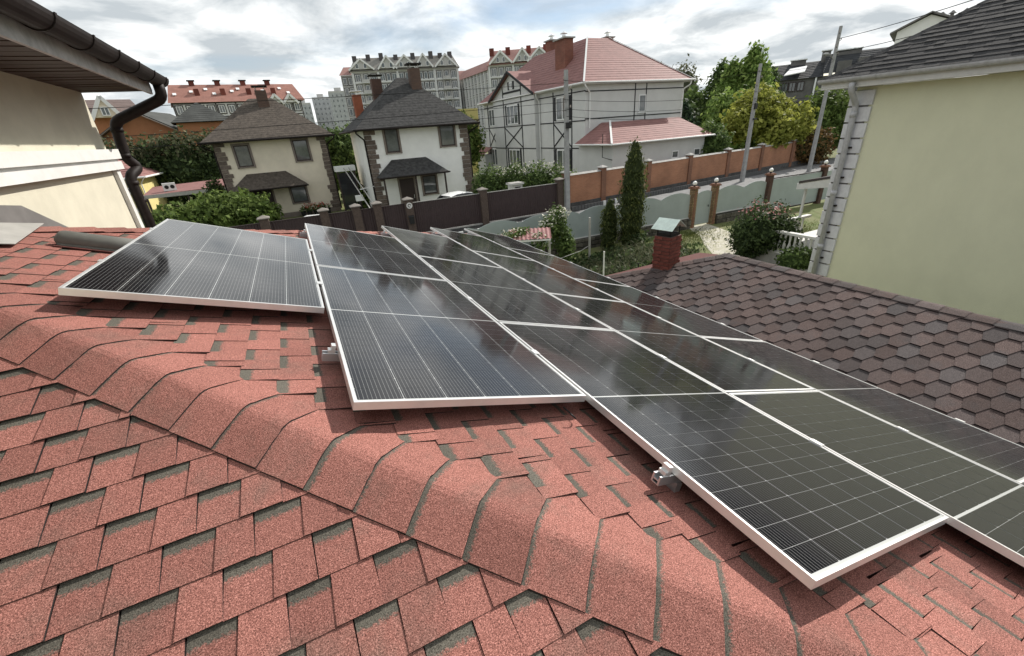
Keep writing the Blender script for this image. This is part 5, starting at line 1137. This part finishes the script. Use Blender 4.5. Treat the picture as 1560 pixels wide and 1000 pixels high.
# weeds along the plinth
r = thing('weeds', 'dark tangled weeds and undergrowth below the stone plinth', 'weeds', (10.5, 12.6, 0)); tag(r, kind='stuff')
foliage('undergrowth', GDK, r, [(-2, .6, .1, 2.2, 1.4, .2), (.6, .0, .15, 1.6, 1.2, .28), (2.0, -.4, .15, 1.6, 1.2, .3), (-.5, -1.6, .1, 2.5, 1.2, .25), (1.8, .8, .35, .6, .4, .5)], 7000, .08, 30, upright=.9, shell=.1)
foliage('dry_grass', GOL, r, [(1.2, -.6, .25, 1.6, 1.3, .45), (-1.0, -.8, .15, 2.0, 1.2, .3)], 3500, .1, 31, asp=.12, upright=1.6, shell=.1)
gb = foliage('lawn_grass', leafmat('lawn', (.07, .09, .02), (.13, .15, .04), (.22, .22, .08)), None, [(14.3, 13.2, .0, 2.6, 1.6, .07), (19.5, 11.5, 0, 2.6, 3.0, .07), (13.0, 9.0, 0, 2.0, 2.4, .07), (16.0, 13.8, 0, 1.6, 1.2, .07), (18.2, 8.2, 0, 1.2, 2.2, .07)], 15000, .07, 32, asp=.12, upright=2.0, shell=.0); tag(gb, 'thin green lawn grass around the pale path', 'grass', kind='stuff')
plant('low_shrub', 'low dark shrub at the foot of the green house corner', 'shrub', (14.3, 8.0, 0), [(0, 0, .35, .6, .6, .5), (.7, .3, .3, .5, .5, .4)], GMD, 2000, .06, .2, .03, 33)
# yellow-green tree behind the brick fence and neighbours
plant('walnut_tree', 'sunlit yellow green tree leaning over the orange brick fence', 'tree', (40.0, 29.2, 0), [(0, 0, 4.9, 2.2, 2.0, 2.1), (-2.2, -.4, 4.0, 1.6, 1.6, 1.5), (1.8, -.8, 4.3, 1.7, 1.6, 1.8), (.4, -2.4, 3.4, 1.6, 1.4, 1.5), (3.0, -2.2, 3.6, 1.5, 1.4, 1.7), (-.8, -2.6, 2.6, 1.2, 1.0, .9)], GYL, 12000, .2, 4, .18, 34, limbs=(((0, 0, 2.5), (-1.6, -.4, 4)), ((0, 0, 2.8), (1.6, -.8, 4.4))), cm=GMD, ck=.42, droop=.5, shell=.35)
plant('russet_shrub', 'reddish brown leafy shrub below the walnut tree by the tall pole', 'shrub', (45.0, 25.8, 0), [(0, 0, 1.6, 1.4, 1.3, 1.5), (-1.3, .8, 1.2, 1.0, 1.0, 1.0)], GRED, 2600, .14, 1, .08, 35, cm=GMD)
plant('green_tree', 'mid green tree between the tall pole and the green house', 'tree', (50, 28.5, 0), [(0, 0, 4.2, 2.6, 2.2, 2.4), (-1.8, -.6, 2.6, 1.8, 1.6, 1.8), (1.8, -.6, 2.8, 1.8, 1.6, 2.0)], GLB, 6000, .18, 3, .15, 36)
def conif(lab, az, d, lat, h, rad, m, seed, name='conifer'):
    o, rz = frame_at(az, d); x = o[0]+lat*math.cos(rz); y = o[1]+lat*math.sin(rz)
    bl = [(0, 0, h*f, rad*w_, rad*w_, h*.12) for f, w_ in (((.18, 1.0), (.32, .95), (.46, .85), (.6, .68), (.73, .5), (.84, .34), (.93, .18)) if name == 'conifer' else ((.18, .8), (.3, .95), (.42, 1.0), (.55, .95), (.67, .82), (.78, .68), (.87, .52), (.93, .34)))]
    r = thing(name, lab, 'tree', (x, y, 0), 0, 'trees behind the red roofed house'); trunk(r, h*.8, .2); core(r, m, bl, .62, seed); foliage('crown', m, r, bl, 5200, .24, seed, upright=.6, droop=.2, shell=.45)
conif('tall light green poplar behind the second utility pole', 50.5, 70, 3.2, 12.2, 3.2, GPO, 41, 'poplar')
conif('slim light green poplar just left of the tallest poplar', 50.5, 70, .9, 11.0, 2.6, GPO, 45, 'poplar')
conif('dark broad tree left of the tall poplar', 50, 78, .2, 11.6, 2.8, GMD, 42, 'alder')
conif('lower dark tree right of the tall poplar', 50, 80, 6.6, 10.4, 2.4, GDK, 43, 'alder')
conif('dark conifer close to the red roofed house', 47, 62, -.2, 6.4, 2.2, GCO, 44)
def ftree(lab, az, d, lat, h, w_, m, seed, n=3600, s=.3):
    o, rz = frame_at(az, d); x = o[0]+lat*math.cos(rz); y = o[1]+lat*math.sin(rz)
    plant('broadleaf_tree', lab, 'tree', (x, y, 0), [(0, 0, h*.66, w_, w_, h*.34), (-w_*.7, 0, h*.5, w_*.7, w_*.7, h*.26), (w_*.7, 0, h*.5, w_*.7, w_*.7, h*.28), (0, -.5, h*.3, w_*.9, w_*.8, h*.28)], m, n, s, h*.4, .2, seed, 'trees behind the red roofed house')
ftree('pale olive tree right behind the red roof ridge end', 43, 112, .5, 14.8, 3.4, GOL, 51)
ftree('grey olive tree, second behind the red roofed house', 43, 108, 6.2, 15.0, 3.2, GOL, 52)
ftree('green tree in the gap right of the red roofed house', 43, 80, 6.4, 8.8, 2.8, GMD, 53)
ftree('dark tree below the olive trees right of the red roofed house', 45, 66, 1.4, 6.4, 2.4, GDK, 54)
ftree('yellowing tree between conifers and the walnut tree', 50, 58, 1.2, 7.0, 2.2, GPO, 55)
ftree('dark tree under the poplars left of the second pole', 49.5, 62, 4.0, 7.2, 2.2, GMD, 56)
ftree('small green tree behind the beige house roof right end', 5, 60, -.6, 6.6, 2.2, GMD, 57, 2400, .22)
ftree('dark green trees below the distant towers', 6, 75, 1.2, 6.2, 2.4, GDK, 58, 2400, .24)
ftree('green tree left beyond the yellow house', -15, 70, -3.5, 6.0, 2.6, GDK, 59, 2400, .24)
r = thing('far_greenery', 'band of far trees and shrubs along the horizon', 'trees'); tag(r, kind='stuff')
bl = []
rr = random.Random(9)
for az in np.arange(-40, 95, 1.7):
    d = rr.uniform(190, 240); a = math.radians(float(az)); bl.append((math.sin(a)*d, math.cos(a)*d, 2.0, 6.5, 6.5, rr.uniform(3.5, 7)))
foliage('canopy_mass', GMD, r, bl, 16000, .75, 60); core(r, GDK, bl, .8, 61)
pf = [o_ for o_ in bpy.data.objects if o_.name.startswith('flower_pots')][0]
foliage('flowers', RDF, pf, [(.9, 0, .7, 1.0, .25, .25)], 160, .06, 62); foliage('leaves', GMD, pf, [(.9, 0, .55, 1.1, .25, .25)], 420, .07, 63)
